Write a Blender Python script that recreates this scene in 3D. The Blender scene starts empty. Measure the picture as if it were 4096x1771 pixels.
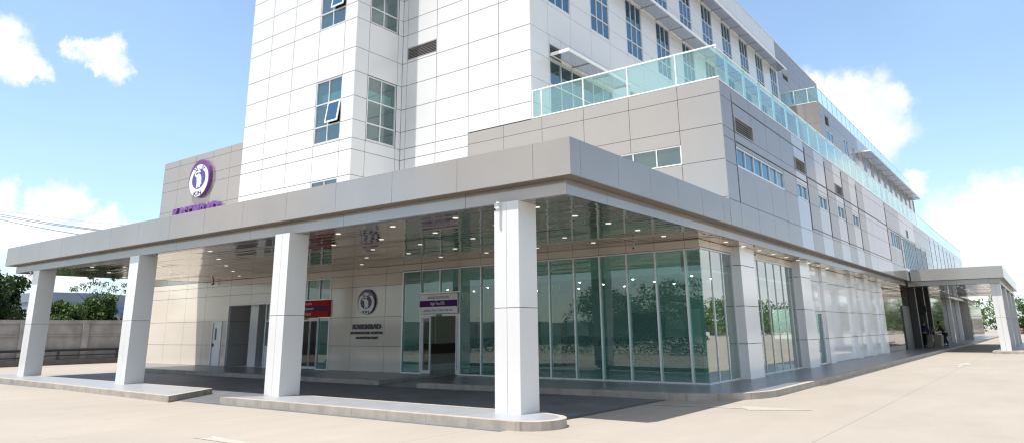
import bpy, math, random
from mathutils import Vector, Matrix
random.seed(7)
S = bpy.context.scene
COL = S.collection
R = math.radians
ORG = {}

# ------------------------------------------------------------------ helpers
def tag(o, label=None, cat=None, group=None, kind=None):
    if label: o['label'] = label
    if cat: o['category'] = cat
    if group: o['group'] = group
    if kind: o['kind'] = kind
    return o

def thing(name, loc, label, cat, group=None):
    o = bpy.data.objects.new(name, None)
    o.empty_display_size = 0.2
    o.location = loc
    COL.objects.link(o)
    ORG[o.name] = Vector(loc)
    return tag(o, label, cat, group)

class MB:
    """collects shapes given in world metres; build() links them as one object"""
    def __init__(s):
        s.v = []; s.f = []; s.m = []; s.sm = []
    def face(s, pts, mi=0, sm=False):
        b = len(s.v); s.v += [tuple(p) for p in pts]
        s.f.append(tuple(range(b, b + len(pts)))); s.m.append(mi); s.sm.append(sm)
    def box(s, x0, x1, y0, y1, z0, z1, mi=0):
        if x0 > x1: x0, x1 = x1, x0
        if y0 > y1: y0, y1 = y1, y0
        if z0 > z1: z0, z1 = z1, z0
        b = len(s.v)
        s.v += [(x0,y0,z0),(x1,y0,z0),(x1,y1,z0),(x0,y1,z0),(x0,y0,z1),(x1,y0,z1),(x1,y1,z1),(x0,y1,z1)]
        for q in ((3,2,1,0),(4,5,6,7),(0,1,5,4),(1,2,6,5),(2,3,7,6),(3,0,4,7)):
            s.f.append(tuple(b + i for i in q)); s.m.append(mi); s.sm.append(False)
        return s
    def tube(s, pts, rad, seg=8, mi=0, cap=True):
        pts = [Vector(p) for p in pts]
        rr = rad if isinstance(rad, (list, tuple)) else [rad] * len(pts)
        b = len(s.v); n = len(pts)
        for i, p in enumerate(pts):
            d = (pts[min(i+1, n-1)] - pts[max(i-1, 0)]).normalized()
            a = Vector((0,0,1)) if abs(d.z) < .9 else Vector((1,0,0))
            u = d.cross(a).normalized(); w = d.cross(u)
            for k in range(seg):
                t = 2*math.pi*k/seg
                s.v.append(tuple(p + (u*math.cos(t) + w*math.sin(t))*rr[i]))
        for i in range(n-1):
            for k in range(seg):
                k2 = (k+1) % seg
                s.f.append((b+i*seg+k, b+i*seg+k2, b+(i+1)*seg+k2, b+(i+1)*seg+k)); s.m.append(mi); s.sm.append(True)
        if cap:
            s.f.append(tuple(b+k for k in reversed(range(seg)))); s.m.append(mi); s.sm.append(False)
            s.f.append(tuple(b+(n-1)*seg+k for k in range(seg))); s.m.append(mi); s.sm.append(False)
        return s
    def prism(s, poly, ax, a0, a1, mi=0):
        """2-D polygon extruded along axis ax from a0 to a1"""
        def P(u, v, a):
            return (a,u,v) if ax == 0 else ((u,a,v) if ax == 1 else (u,v,a))
        n = len(poly)
        A = [P(u,v,a0) for u,v in poly]; B = [P(u,v,a1) for u,v in poly]
        s.face(A, mi); s.face(B[::-1], mi)
        for i in range(n):
            j = (i+1) % n
            s.face([A[j], A[i], B[i], B[j]], mi)
        return s
    def build(s, name, mats, parent=None, **kw):
        me = bpy.data.meshes.new(name)
        og = ORG[parent.name] if parent is not None else Vector((0,0,0))
        me.from_pydata([(v[0]-og.x, v[1]-og.y, v[2]-og.z) for v in s.v], [], s.f)
        if not isinstance(mats, (list, tuple)): mats = [mats]
        for m in mats: me.materials.append(m)
        me.polygons.foreach_set('material_index', s.m)
        me.polygons.foreach_set('use_smooth', s.sm)
        me.update()
        o = bpy.data.objects.new(name, me); COL.objects.link(o)
        if parent is not None: o.parent = parent
        ORG[o.name] = og
        if kw: tag(o, **kw)
        return o

def sub_rects(cell, holes):
    rs = [cell]
    for h in holes:
        out = []
        for (a0,a1,b0,b1) in rs:
            c0,c1,d0,d1 = max(a0,h[0]), min(a1,h[1]), max(b0,h[2]), min(b1,h[3])
            if c0 >= c1 or d0 >= d1: out.append((a0,a1,b0,b1)); continue
            if a0 < c0: out.append((a0,c0,b0,b1))
            if c1 < a1: out.append((c1,a1,b0,b1))
            if b0 < d0: out.append((c0,c1,b0,d0))
            if d1 < b1: out.append((c0,c1,d1,b1))
        rs = out
    return [r for r in rs if r[1]-r[0] > .01 and r[3]-r[2] > .01]

def clad(m, ax, pos, sgn, us, vs, holes=(), mi=0, back=1, gap=.007, depth=.02, warp=.0012, pick=None):
    """metal cladding panels with open joints: ax 0 = wall on x=pos (u=y), ax 1 = wall on y=pos (u=x); sgn = outward"""
    def P(u, v, d):
        return (pos + sgn*d, u, v) if ax == 0 else (u, pos + sgn*d, v)
    for i in range(len(us)-1):
        for j in range(len(vs)-1):
            for (a,b,c,d) in sub_rects((us[i],us[i+1],vs[j],vs[j+1]), holes):
                k = pick((a+b)/2, (c+d)/2) if pick else mi
                a2,b2,c2,d2 = a+gap, b-gap, c+gap, d-gap
                w = [random.uniform(-warp, warp) for _ in range(4)]
                F = [P(a2,c2,w[0]), P(b2,c2,w[1]), P(b2,d2,w[2]), P(a2,d2,w[3])]
                B = [P(a2,c2,-depth), P(b2,c2,-depth), P(b2,d2,-depth), P(a2,d2,-depth)]
                if (ax == 0) != (sgn > 0): F = F[::-1]; B = B[::-1]
                m.face(F, k)
                for q in range(4):
                    q2 = (q+1) % 4
                    m.face([F[q], B[q], B[q2], F[q2]], k)
    for (a,b,c,d) in sub_rects((us[0],us[-1],vs[0],vs[-1]), holes):
        F = [P(a,c,-depth-.003), P(b,c,-depth-.003), P(b,d,-depth-.003), P(a,d,-depth-.003)]
        if (ax == 0) != (sgn > 0): F = F[::-1]
        m.face(F, back)
    # reveals at the openings
    for (a,b,c,d) in holes:
        for (p,q) in (((a,c),(b,c)),((b,c),(b,d)),((b,d),(a,d)),((a,d),(a,c))):
            m.face([P(*p,-depth), P(*q,-depth), P(*q,-.2), P(*p,-.2)], back)

def steps(a, b, st, start=None):
    """joint positions between a and b on a regular pitch"""
    s0 = a if start is None else start
    out = [a]; k = math.floor((a - s0)/st) + 1
    while s0 + k*st < b - .12:
        if s0 + k*st > a + .12: out.append(s0 + k*st)
        k += 1
    out.append(b); return out

# ------------------------------------------------------------------ materials
def mat(name, col, rough=.5, metal=0., spec=.5, coat=0., var=0., vscale=2., bump=0., bscale=8., emit=None, estr=0., stretch=None):
    m = bpy.data.materials.new(name); m.use_nodes = True
    nt = m.node_tree; N = nt.nodes; L = nt.links
    p = N['Principled BSDF']
    p.inputs['Base Color'].default_value = (*col, 1)
    p.inputs['Roughness'].default_value = rough
    p.inputs['Metallic'].default_value = metal
    p.inputs['Specular IOR Level'].default_value = spec
    p.inputs['Coat Weight'].default_value = coat
    p.inputs['Coat Roughness'].default_value = .03
    if emit:
        p.inputs['Emission Color'].default_value = (*emit, 1)
        p.inputs['Emission Strength'].default_value = estr
    if var or bump:
        tc = N.new('ShaderNodeTexCoord'); mp = N.new('ShaderNodeMapping')
        L.new(tc.outputs['Object'], mp.inputs[0])
        if stretch: mp.inputs['Scale'].default_value = stretch
    if var:
        n = N.new('ShaderNodeTexNoise'); n.inputs['Scale'].default_value = vscale; n.inputs['Detail'].default_value = 6
        L.new(mp.outputs[0], n.inputs[0])
        mr = N.new('ShaderNodeMapRange'); mr.inputs[1].default_value = .3; mr.inputs[2].default_value = .7
        mr.inputs[3].default_value = 1 - var; mr.inputs[4].default_value = 1 + var
        L.new(n.outputs[0], mr.inputs[0])
        vm = N.new('ShaderNodeVectorMath'); vm.operation = 'SCALE'; vm.inputs[0].default_value = col
        L.new(mr.outputs[0], vm.inputs['Scale']); L.new(vm.outputs[0], p.inputs['Base Color'])
    if bump:
        n2 = N.new('ShaderNodeTexNoise'); n2.inputs['Scale'].default_value = bscale; n2.inputs['Detail'].default_value = 4
        L.new(mp.outputs[0], n2.inputs[0])
        bp = N.new('ShaderNodeBump'); bp.inputs['Strength'].default_value = bump; bp.inputs['Distance'].default_value = .02
        L.new(n2.outputs[0], bp.inputs['Height']); L.new(bp.outputs[0], p.inputs['Normal'])
    return m

def glass_mat(name, tint, refl=(.95,1,.98), ior=1.55, body=None, bodyfac=0., bump=.0, boost=0.):
    m = bpy.data.materials.new(name); m.use_nodes = True
    nt = m.node_tree; N = nt.nodes; L = nt.links
    N.remove(N['Principled BSDF']); out = N['Material Output']
    tr = N.new('ShaderNodeBsdfTransparent'); tr.inputs[0].default_value = (*tint, 1)
    gl = N.new('ShaderNodeBsdfGlossy'); gl.inputs['Roughness'].default_value = .004; gl.inputs[0].default_value = (*refl, 1)
    lw = N.new('ShaderNodeFresnel'); lw.inputs[0].default_value = ior
    geo = N.new('ShaderNodeNewGeometry')
    # same reflectance from both sides of the sheet
    mx0 = N.new('ShaderNodeMix'); mx0.data_type = 'FLOAT'; mx0.inputs['B'].default_value = .12
    L.new(geo.outputs['Backfacing'], mx0.inputs['Factor']); L.new(lw.outputs[0], mx0.inputs['A'])
    ma = N.new('ShaderNodeMath'); ma.operation = 'ADD'; ma.use_clamp = True; ma.inputs[1].default_value = boost
    L.new(mx0.outputs['Result'], ma.inputs[0])
    base = tr
    if bodyfac:
        df = N.new('ShaderNodeBsdfDiffuse'); df.inputs[0].default_value = (*body, 1)
        mb = N.new('ShaderNodeMixShader'); mb.inputs[0].default_value = bodyfac
        L.new(tr.outputs[0], mb.inputs[1]); L.new(df.outputs[0], mb.inputs[2]); base = mb
    mx = N.new('ShaderNodeMixShader')
    L.new(ma.outputs[0], mx.inputs[0]); L.new(base.outputs[0], mx.inputs[1]); L.new(gl.outputs[0], mx.inputs[2])
    L.new(mx.outputs[0], out.inputs[0])
    if bump:
        tc = N.new('ShaderNodeTexCoord'); n = N.new('ShaderNodeTexNoise'); n.inputs['Scale'].default_value = .9; n.inputs['Detail'].default_value = 1
        L.new(tc.outputs['Object'], n.inputs[0])
        bp = N.new('ShaderNodeBump'); bp.inputs['Strength'].default_value = bump; bp.inputs['Distance'].default_value = .01
        L.new(n.outputs[0], bp.inputs['Height']); L.new(bp.outputs[0], gl.inputs['Normal'])
    return m

M = {}
M['white_panel'] = mat('white_panel', (.665,.665,.66), .16, spec=.45, var=.012, vscale=.5, bump=.02, bscale=.7)
M['grey_panel']  = mat('grey_panel', (.415,.392,.368), .12, metal=.48, spec=.6, var=.02, vscale=.6, bump=.03, bscale=.6)
M['fascia_grey'] = mat('fascia_grey', (.385,.362,.338), .13, metal=.48, spec=.6, var=.05, vscale=.5, bump=.03, bscale=.8)
M['pil_white'] = mat('pilaster_white', (.86,.86,.85), .12, spec=.5, bump=.02, bscale=.7)
M['wall_gloss'] = mat('wall_gloss', (.86,.86,.86), .05, spec=.8, bump=.04, bscale=.6)
M['bay_grey'] = mat('bay_grey_panel', (.50,.485,.455), .25)
M['light_panel'] = mat('light_panel', (.58,.58,.60), .08, metal=.35, spec=.7, bump=.03, bscale=.6)
M['beige_panel'] = mat('beige_panel', (.72,.645,.55), .10, spec=.7, var=.02, vscale=.6, bump=.05, bscale=.8)
for k_ in ('grey_panel','fascia_grey','light_panel'): M[k_].node_tree.nodes['Principled BSDF'].inputs['Specular Tint'].default_value = (.52,.48,.50,1)
M['joint'] = mat('joint_sealant', (.13,.125,.12), .8)
M['joint_light'] = mat('joint_light', (.55,.53,.50), .6)
M['reveal'] = mat('dark_reveal', (.085,.08,.08), .5)
M['soffit'] = mat('soffit_metal', (.55,.49,.43), .06, metal=.85, spec=.6, bump=.20, bscale=1.1, stretch=(.7,2.2,1))
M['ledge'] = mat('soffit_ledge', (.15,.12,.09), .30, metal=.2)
M['alu'] = mat('aluminium_frame', (.72,.73,.74), .35, metal=.4)
M['white_frame'] = mat('white_frame', (.82,.82,.81), .3)
M['dark_frame'] = mat('dark_frame', (.06,.06,.065), .4)
M['louver'] = mat('louver_metal', (.42,.40,.39), .4, metal=.3)
M['shade'] = mat('sunshade_metal', (.24,.25,.31), .35, metal=.5)
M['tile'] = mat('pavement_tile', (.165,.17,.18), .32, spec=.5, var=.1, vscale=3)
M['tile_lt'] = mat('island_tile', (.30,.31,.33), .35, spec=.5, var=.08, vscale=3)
M['kerb'] = mat('kerb_concrete', (.36,.325,.28), .85, var=.16, vscale=3.5, bump=.12, bscale=40)
M['plaster'] = mat('wall_plaster', (.34,.32,.31), .9, var=.22, vscale=1.5, bump=.3, bscale=12)
M['white_paint'] = mat('road_paint', (.375,.345,.305), .7, var=.12, vscale=9)
M['int_wall'] = mat('interior_wall', (.40,.39,.33), .6, var=.03)
M['int_white'] = mat('interior_white', (.74,.74,.72), .6)
M['int_ceil'] = mat('interior_ceiling', (.80,.80,.78), .6)
M['int_floor'] = mat('interior_floor', (.40,.40,.38), .15, spec=.5)
M['int_dark'] = mat('interior_dark', (.06,.045,.04), .5)
M['curtain'] = mat('curtain_fabric', (.60,.63,.62), .8, var=.12, vscale=14, stretch=(6,6,.2))
M['lamp'] = mat('lamp_glow', (.9,.9,.85), .4, emit=(1,.92,.78), estr=.43)
M['lamp_in'] = mat('lamp_glow_inside', (.9,.9,.85), .4, emit=(1,.96,.9), estr=20.)
M['purple'] = mat('sign_purple', (.115,.035,.17), .3, var=.1)
M['purple_lt'] = mat('sign_purple_light', (.16,.05,.22), .3)
M['purple_dk'] = mat('sign_purple_dark', (.05,.018,.075), .35)
M['navy'] = mat('sign_navy', (.022,.02,.06), .35)
M['violet_in'] = mat('sign_violet', (.075,.055,.24), .35)
M['sign_white'] = mat('sign_white', (.80,.80,.80), .35)
M['letter'] = mat('letter_dark', (.028,.015,.05), .35)
M['letter_p'] = mat('letter_purple', (.15,.055,.24), .3)
M['red'] = mat('sign_red', (.47,.012,.010), .7, spec=.2)
M['sgn_vio'] = mat('sign_band_violet', (.085,.02,.14), .7, spec=.2)
M['sgn_vio2'] = mat('sign_band_violet_dull', (.085,.03,.12), .7, spec=.2)
M['orange'] = mat('sign_orange', (.6,.32,.08), .5)
M['txt_grey'] = mat('text_grey', (.16,.15,.15), .6)
M['txt_white'] = mat('text_white', (.8,.78,.78), .5)
M['black'] = mat('black_plastic', (.02,.02,.02), .35)
M['camwhite'] = mat('camera_white', (.75,.75,.73), .35)
M['bark'] = mat('bark', (.11,.085,.06), .9, var=.3, bump=.6, bscale=20)
M['steel_blue'] = mat('warehouse_sheet', (.17,.21,.27), .5, metal=.2, var=.05)
M['sheet_blue'] = mat('warehouse_blue', (.08,.15,.36), .5)
M['glass_g'] = glass_mat('glass_green', (.52,.82,.73), ior=1.65, bump=.05, body=(.26,.62,.54), bodyfac=.22, boost=.03)
M['glass_s'] = glass_mat('glass_side', (.55,.80,.72), ior=1.9, bump=.04, boost=.22)
M['glass_door'] = glass_mat('glass_door', (.55,.62,.56), ior=1.5)
M['glass_win'] = glass_mat('glass_window', (.38,.68,.64), refl=(.85,.97,.98), ior=1.75, bump=.05, boost=.12, body=(.22,.42,.40), bodyfac=.12)
M['glass_blue'] = glass_mat('glass_blue', (.16,.30,.38), refl=(.62,.86,1), ior=1.85, bump=.05, boost=.12, body=(.08,.20,.32), bodyfac=.2)
M['glass_rail'] = glass_mat('glass_rail', (.82,.955,.94), refl=(.9,1,1), ior=1.45, body=(.55,.80,.78), bodyfac=.06)
M['cloth_dark'] = mat('cloth_dark', (.018,.018,.02), .9)
M['cloth_navy'] = mat('cloth_navy', (.02,.02,.07), .9)
M['cloth_olive'] = mat('cloth_olive', (.05,.045,.03), .9)
M['skin'] = mat('skin', (.35,.20,.14), .6)
M['hair'] = mat('hair', (.015,.012,.01), .6)
M['stone'] = mat('planter_stone', (.34,.30,.24), .8, var=.15, vscale=6)
M['car_red'] = mat('car_paint_orange', (.45,.10,.03), .25, coat=.8)
M['car_white'] = mat('car_paint_white', (.78,.78,.78), .25, coat=.8)
M['tyre'] = mat('tyre', (.02,.02,.02), .8)
M['car_glass'] = mat('car_glass', (.02,.025,.03), .05, spec=.8)
M['chrome'] = mat('chrome', (.6,.6,.6), .15, metal=1)
M['roof_white'] = mat('carport_sheet', (.72,.70,.66), .5)

def leaf_mat(name, c0, c1):
    m = bpy.data.materials.new(name); m.use_nodes = True
    nt = m.node_tree; N = nt.nodes; L = nt.links; p = N['Principled BSDF']
    tc = N.new('ShaderNodeTexCoord'); n = N.new('ShaderNodeTexNoise'); n.inputs['Scale'].default_value = 1.7; n.inputs['Detail'].default_value = 8
    n.inputs['Roughness'].default_value = .8
    L.new(tc.outputs['Object'], n.inputs[0])
    cr = N.new('ShaderNodeValToRGB'); cr.color_ramp.elements[0].position = .35; cr.color_ramp.elements[1].position = .65
    cr.color_ramp.elements[0].color = (*c0,1); cr.color_ramp.elements[1].color = (*c1,1)
    L.new(n.outputs[0], cr.inputs[0]); L.new(cr.outputs[0], p.inputs['Base Color'])
    p.inputs['Roughness'].default_value = .55
    p.inputs['Specular IOR Level'].default_value = .25
    tl = N.new('ShaderNodeBsdfTranslucent'); L.new(cr.outputs[0], tl.inputs[0])
    mx = N.new('ShaderNodeMixShader'); mx.inputs[0].default_value = .25
    L.new(p.outputs[0], mx.inputs[1]); L.new(tl.outputs[0], mx.inputs[2]); L.new(mx.outputs[0], N['Material Output'].inputs[0])
    return m
M['leaf_dark'] = leaf_mat('leaf_dark', (.018,.04,.012), (.05,.095,.025))
M['leaf_mid'] = leaf_mat('leaf_mid', (.035,.075,.02), (.09,.15,.04))
M['leaf_lt'] = leaf_mat('leaf_light', (.06,.11,.03), (.15,.22,.07))
M['flower'] = mat('flower_red', (.6,.06,.03), .6)

def concrete_ground():
    m = bpy.data.materials.new('concrete_ground'); m.use_nodes = True
    nt = m.node_tree; N = nt.nodes; L = nt.links; p = N['Principled BSDF']
    tc = N.new('ShaderNodeTexCoord')
    def noise(sc, det, st=None, rough=.6):
        n = N.new('ShaderNodeTexNoise'); n.inputs['Scale'].default_value = sc; n.inputs['Detail'].default_value = det; n.inputs['Roughness'].default_value = rough
        if st:
            mp = N.new('ShaderNodeMapping'); mp.inputs['Scale'].default_value = st; mp.inputs['Rotation'].default_value = (0,0,.6)
            L.new(tc.outputs['Object'], mp.inputs[0]); L.new(mp.outputs[0], n.inputs[0])
        else: L.new(tc.outputs['Object'], n.inputs[0])
        return n
    def rng(src, a, b, c, d):
        r = N.new('ShaderNodeMapRange'); r.inputs[1].default_value = a; r.inputs[2].default_value = b; r.inputs[3].default_value = c; r.inputs[4].default_value = d
        L.new(src, r.inputs[0]); return r.outputs[0]
    def math2(op, a, b):
        x = N.new('ShaderNodeMath'); x.operation = op
        for i, q in enumerate((a, b)):
            if q is None: continue
            if isinstance(q, (int, float)): x.inputs[i].default_value = q
            else: L.new(q, x.inputs[i])
        return x.outputs[0]
    big = rng(noise(.22, 6).outputs[0], .35, .65, .95, 1.04)
    mid = rng(noise(1.6, 8, (1,.35,1)).outputs[0], .3, .7, .96, 1.035)
    fine = rng(noise(45, 3).outputs[0], .3, .7, .95, 1.05)
    crack = rng(noise(.9, 10, (.25,1.6,1), .75).outputs[0], .58, .72, 1, .84)
    f = math2('MULTIPLY', math2('MULTIPLY', big, mid), math2('MULTIPLY', fine, crack))
    sp = N.new('ShaderNodeSeparateXYZ'); L.new(tc.outputs['Object'], sp.inputs[0])
    def joint(out, off, pitch, w):
        a = math2('ADD', out, off); q = math2('PINGPONG', a, pitch/2)
        return rng(q, w*.6, w*1.6, .68, 1)
    f = math2('MULTIPLY', f, joint(sp.outputs[0], 2.95 + 50, 5.0, .008))
    f = math2('MULTIPLY', f, joint(sp.outputs[1], 50.4, 6.0, .006))
    vm = N.new('ShaderNodeVectorMath'); vm.operation = 'SCALE'; vm.inputs[0].default_value = (.318,.285,.245)
    L.new(f, vm.inputs['Scale']); L.new(vm.outputs[0], p.inputs['Base Color'])
    p.inputs['Roughness'].default_value = .85
    p.inputs['Specular IOR Level'].default_value = .25
    bp = N.new('ShaderNodeBump'); bp.inputs['Strength'].default_value = .25; bp.inputs['Distance'].default_value = .01
    L.new(noise(60, 5).outputs[0], bp.inputs['Height']); L.new(bp.outputs[0], p.inputs['Normal'])
    return m
M['ground'] = concrete_ground()
def kerb_joints(m):
    nt = m.node_tree; N = nt.nodes; L = nt.links; p = N['Principled BSDF']
    src = p.inputs['Base Color'].links[0].from_socket
    tc = N.new('ShaderNodeTexCoord'); sp = N.new('ShaderNodeSeparateXYZ'); L.new(tc.outputs['Object'], sp.inputs[0]); cur = src
    for k in (0, 1):
        a = N.new('ShaderNodeMath'); a.operation = 'ADD'; a.inputs[1].default_value = 100.23; L.new(sp.outputs[k], a.inputs[0])
        q = N.new('ShaderNodeMath'); q.operation = 'PINGPONG'; q.inputs[1].default_value = .5; L.new(a.outputs[0], q.inputs[0])
        r_ = N.new('ShaderNodeMapRange'); r_.inputs[1].default_value = .006; r_.inputs[2].default_value = .014; r_.inputs[3].default_value = .74; r_.inputs[4].default_value = 1
        L.new(q.outputs[0], r_.inputs[0])
        v = N.new('ShaderNodeVectorMath'); v.operation = 'SCALE'; L.new(cur, v.inputs[0]); L.new(r_.outputs[0], v.inputs['Scale']); cur = v.outputs[0]
    L.new(cur, p.inputs['Base Color'])
kerb_joints(M['kerb'])

def paver_mat():
    m = bpy.data.materials.new('dark_pavers'); m.use_nodes = True
    nt = m.node_tree; N = nt.nodes; L = nt.links; p = N['Principled BSDF']
    tc = N.new('ShaderNodeTexCoord')
    br = N.new('ShaderNodeTexBrick'); br.inputs['Scale'].default_value = 1.
    br.inputs['Color1'].default_value = (.12,.125,.135,1); br.inputs['Color2'].default_value = (.145,.15,.16,1); br.inputs['Mortar'].default_value = (.075,.08,.09,1)
    br.inputs['Brick Width'].default_value = .6; br.inputs['Row Height'].default_value = .3; br.inputs['Mortar Size'].default_value = .012
    L.new(tc.outputs['Object'], br.inputs[0])
    n = N.new('ShaderNodeTexNoise'); n.inputs['Scale'].default_value = .8; n.inputs['Detail'].default_value = 8
    L.new(tc.outputs['Object'], n.inputs[0])
    mr = N.new('ShaderNodeMapRange'); mr.inputs[1].default_value=.3; mr.inputs[2].default_value=.7; mr.inputs[3].default_value=.8; mr.inputs[4].default_value=1.25
    L.new(n.outputs[0], mr.inputs[0])
    vm = N.new('ShaderNodeVectorMath'); vm.operation='SCALE'; L.new(br.outputs[0], vm.inputs[0]); L.new(mr.outputs[0], vm.inputs['Scale'])
    L.new(vm.outputs[0], p.inputs['Base Color']); p.inputs['Roughness'].default_value = .55
    return m
M['paver'] = paver_mat()

# ------------------------------------------------------------------ camera
cam = bpy.data.cameras.new('camera'); co = bpy.data.objects.new('camera', cam); COL.objects.link(co); S.camera = co
yaw, pitch, roll = 2.2098257057294486, 0.24970475065442893, -0.010754708638021181
fw = Vector((math.cos(yaw)*math.cos(pitch), math.sin(yaw)*math.cos(pitch), math.sin(pitch)))
r0 = Vector((math.sin(yaw), -math.cos(yaw), 0)); u0 = r0.cross(fw)
rr = r0*math.cos(roll) + u0*math.sin(roll); uu = -r0*math.sin(roll) + u0*math.cos(roll)
co.matrix_world = Matrix(((rr.x,uu.x,-fw.x,0),(rr.y,uu.y,-fw.y,0),(rr.z,uu.z,-fw.z,1.6),(0,0,0,1)))
cam.sensor_width = 36; cam.lens = 2783.152/4096*36; cam.shift_y = -(885.5-608.15)/4096
cam.clip_end = 3000; cam.clip_start = .05

# ------------------------------------------------------------------ light
sunv = Vector((-.12, -.34, 1.0)).normalized()
sl = bpy.data.lights.new('sun', 'SUN'); sl.energy = 3.6; sl.angle = R(.5); sl.color = (1, .955, .89)
so = bpy.data.objects.new('sun', sl); COL.objects.link(so); so.rotation_euler = sunv.to_track_quat('Z', 'Y').to_euler(); so.location = (0,0,60)

w = bpy.data.worlds.new('World'); S.world = w; w.use_nodes = True
nt = w.node_tree; N = nt.nodes; L = nt.links
bg = N['Background']; bg.inputs[1].default_value = .125
sky = N.new('ShaderNodeTexSky'); sky.sky_type = 'NISHITA'; sky.sun_disc = False
sky.sun_elevation = math.asin(sunv.z); sky.sun_rotation = math.atan2(sunv.x, sunv.y)
sky.air_density = 1.0; sky.dust_density = .6; sky.ozone_density = 1.2
tc = N.new('ShaderNodeTexCoord')
nz = N.new('ShaderNodeTexNoise'); nz.inputs['Scale'].default_value = 9; nz.inputs['Detail'].default_value = 9; nz.inputs['Roughness'].default_value = .66
L.new(tc.outputs['Generated'], nz.inputs[0])
nsub = N.new('ShaderNodeVectorMath'); nsub.operation = 'SUBTRACT'; nsub.inputs[1].default_value = (.5,.5,.5)
L.new(nz.outputs['Color'], nsub.inputs[0])
nsc = N.new('ShaderNodeVectorMath'); nsc.operation = 'SCALE'; nsc.inputs['Scale'].default_value = .13
L.new(nsub.outputs[0], nsc.inputs[0])
dirn = N.new('ShaderNodeVectorMath'); dirn.operation = 'ADD'
L.new(tc.outputs['Generated'], dirn.inputs[0]); L.new(nsc.outputs[0], dirn.inputs[1])
blobs = [((-.917,.243,.328),.034),((-.911,.262,.314),.032),((-.904,.285,.303),.018),((-.885,.318,.340),.017),((-.879,.336,.330),.026),((-.876,.352,.318),.022),
         ((-.890,.335,.305),.010),
         ((-.930,.335,.148),.028),((-.944,.312,.118),.036),((-.913,.383,.128),.030),((-.950,.290,.150),.022),((-.925,.35,.085),.04),
         ((-.180,.936,.285),.045),((-.155,.950,.265),.050),((-.205,.925,.300),.035),((-.130,.955,.250),.045),((-.185,.945,.235),.045),((-.12,.952,.275),.03),
         ((-.093,.985,.168),.018),((-.060,.99,.112),.045),((-.012,.99,.128),.042),((-.095,.99,.080),.035),((-.03,.995,.06),.065),((.03,.99,.11),.05),
         # clouds the facade reflects, and ones added across the unseen sky as fill light
         ((.185,.96,.175),.045),((.13,.98,.14),.05),((.16,.97,.12),.06),((.36,.93,.07),.07),((.30,.94,.04),.07),((.26,.95,.20),.018),((.70,.68,.12),.14),((.85,.45,.40),.12),((.45,.86,.05),.08),((0,0,1),.55),((.8,.25,.55),.28),((.5,.45,.75),.25),((.6,-.6,.5),.3),((-.3,-.6,.75),.4),((.5,-.4,.7),.35),((-.40,-.85,.30),.14),((-.60,-.75,.28),.14),((-.3,-.9,.45),.16),((.4,-.5,.75),.25),((-.8,.0,.62),.2),((.9,.2,.3),.15),((.8,-.3,.35),.16),((-.5,-.8,.3),.2),((.1,-.95,.25),.16),((-.8,-.5,.2),.12)]
acc = None
for c, rad in blobs:
    c = Vector(c).normalized()
    d = N.new('ShaderNodeVectorMath'); d.operation = 'DISTANCE'; d.inputs[1].default_value = c
    L.new(dirn.outputs[0], d.inputs[0])
    mr = N.new('ShaderNodeMapRange'); mr.interpolation_type = 'SMOOTHSTEP'
    mr.inputs[1].default_value = rad*1.22; mr.inputs[2].default_value = rad*.50; mr.inputs[3].default_value = 0; mr.inputs[4].default_value = 1
    L.new(d.outputs['Value'], mr.inputs[0])
    if acc is None: acc = mr.outputs[0]
    else:
        x = N.new('ShaderNodeMath'); x.operation = 'MAXIMUM'; L.new(acc, x.inputs[0]); L.new(mr.outputs[0], x.inputs[1]); acc = x.outputs[0]
# thin haze low in the sky
n3 = N.new('ShaderNodeTexNoise'); n3.inputs['Scale'].default_value = 3.5; n3.inputs['Detail'].default_value = 6
L.new(tc.outputs['Generated'], n3.inputs[0])
sepd = N.new('ShaderNodeSeparateXYZ'); L.new(tc.outputs['Generated'], sepd.inputs[0])
lowm = N.new('ShaderNodeMapRange'); lowm.inputs[1].default_value = .60; lowm.inputs[2].default_value = .04; lowm.inputs[3].default_value = .14; lowm.inputs[4].default_value = .55
L.new(sepd.outputs['Z'], lowm.inputs[0])
n3m = N.new('ShaderNodeMapRange'); n3m.inputs[1].default_value = .35; n3m.inputs[2].default_value = .7; n3m.inputs[3].default_value = .45; n3m.inputs[4].default_value = 1.0
L.new(n3.outputs[0], n3m.inputs[0])
wisp = N.new('ShaderNodeMath'); wisp.operation = 'MULTIPLY'; L.new(lowm.outputs[0], wisp.inputs[0]); L.new(n3m.outputs[0], wisp.inputs[1])
mx1 = N.new('ShaderNodeMix'); mx1.data_type = 'RGBA'; mx1.inputs['B'].default_value = (2.45,3.7,4.9,1)
L.new(wisp.outputs[0], mx1.inputs['Factor']); L.new(sky.outputs[0], mx1.inputs['A'])
n4 = N.new('ShaderNodeTexNoise'); n4.inputs['Scale'].default_value = 14; n4.inputs['Detail'].default_value = 6
L.new(tc.outputs['Generated'], n4.inputs[0])
cc = N.new('ShaderNodeValToRGB'); cc.color_ramp.elements[0].position = .35; cc.color_ramp.elements[1].position = .62
cc.color_ramp.elements[0].color = (.80,.86,.95,1); cc.color_ramp.elements[1].color = (1,1,1,1)
L.new(n4.outputs[0], cc.inputs[0])
ccs = N.new('ShaderNodeVectorMath'); ccs.operation = 'SCALE'; ccs.inputs['Scale'].default_value = 5.2
L.new(cc.outputs[0], ccs.inputs[0])
mx2 = N.new('ShaderNodeMix'); mx2.data_type = 'RGBA'
L.new(acc, mx2.inputs['Factor']); L.new(mx1.outputs['Result'], mx2.inputs['A']); L.new(ccs.outputs[0], mx2.inputs['B'])
L.new(mx2.outputs['Result'], bg.inputs[0])

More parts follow.
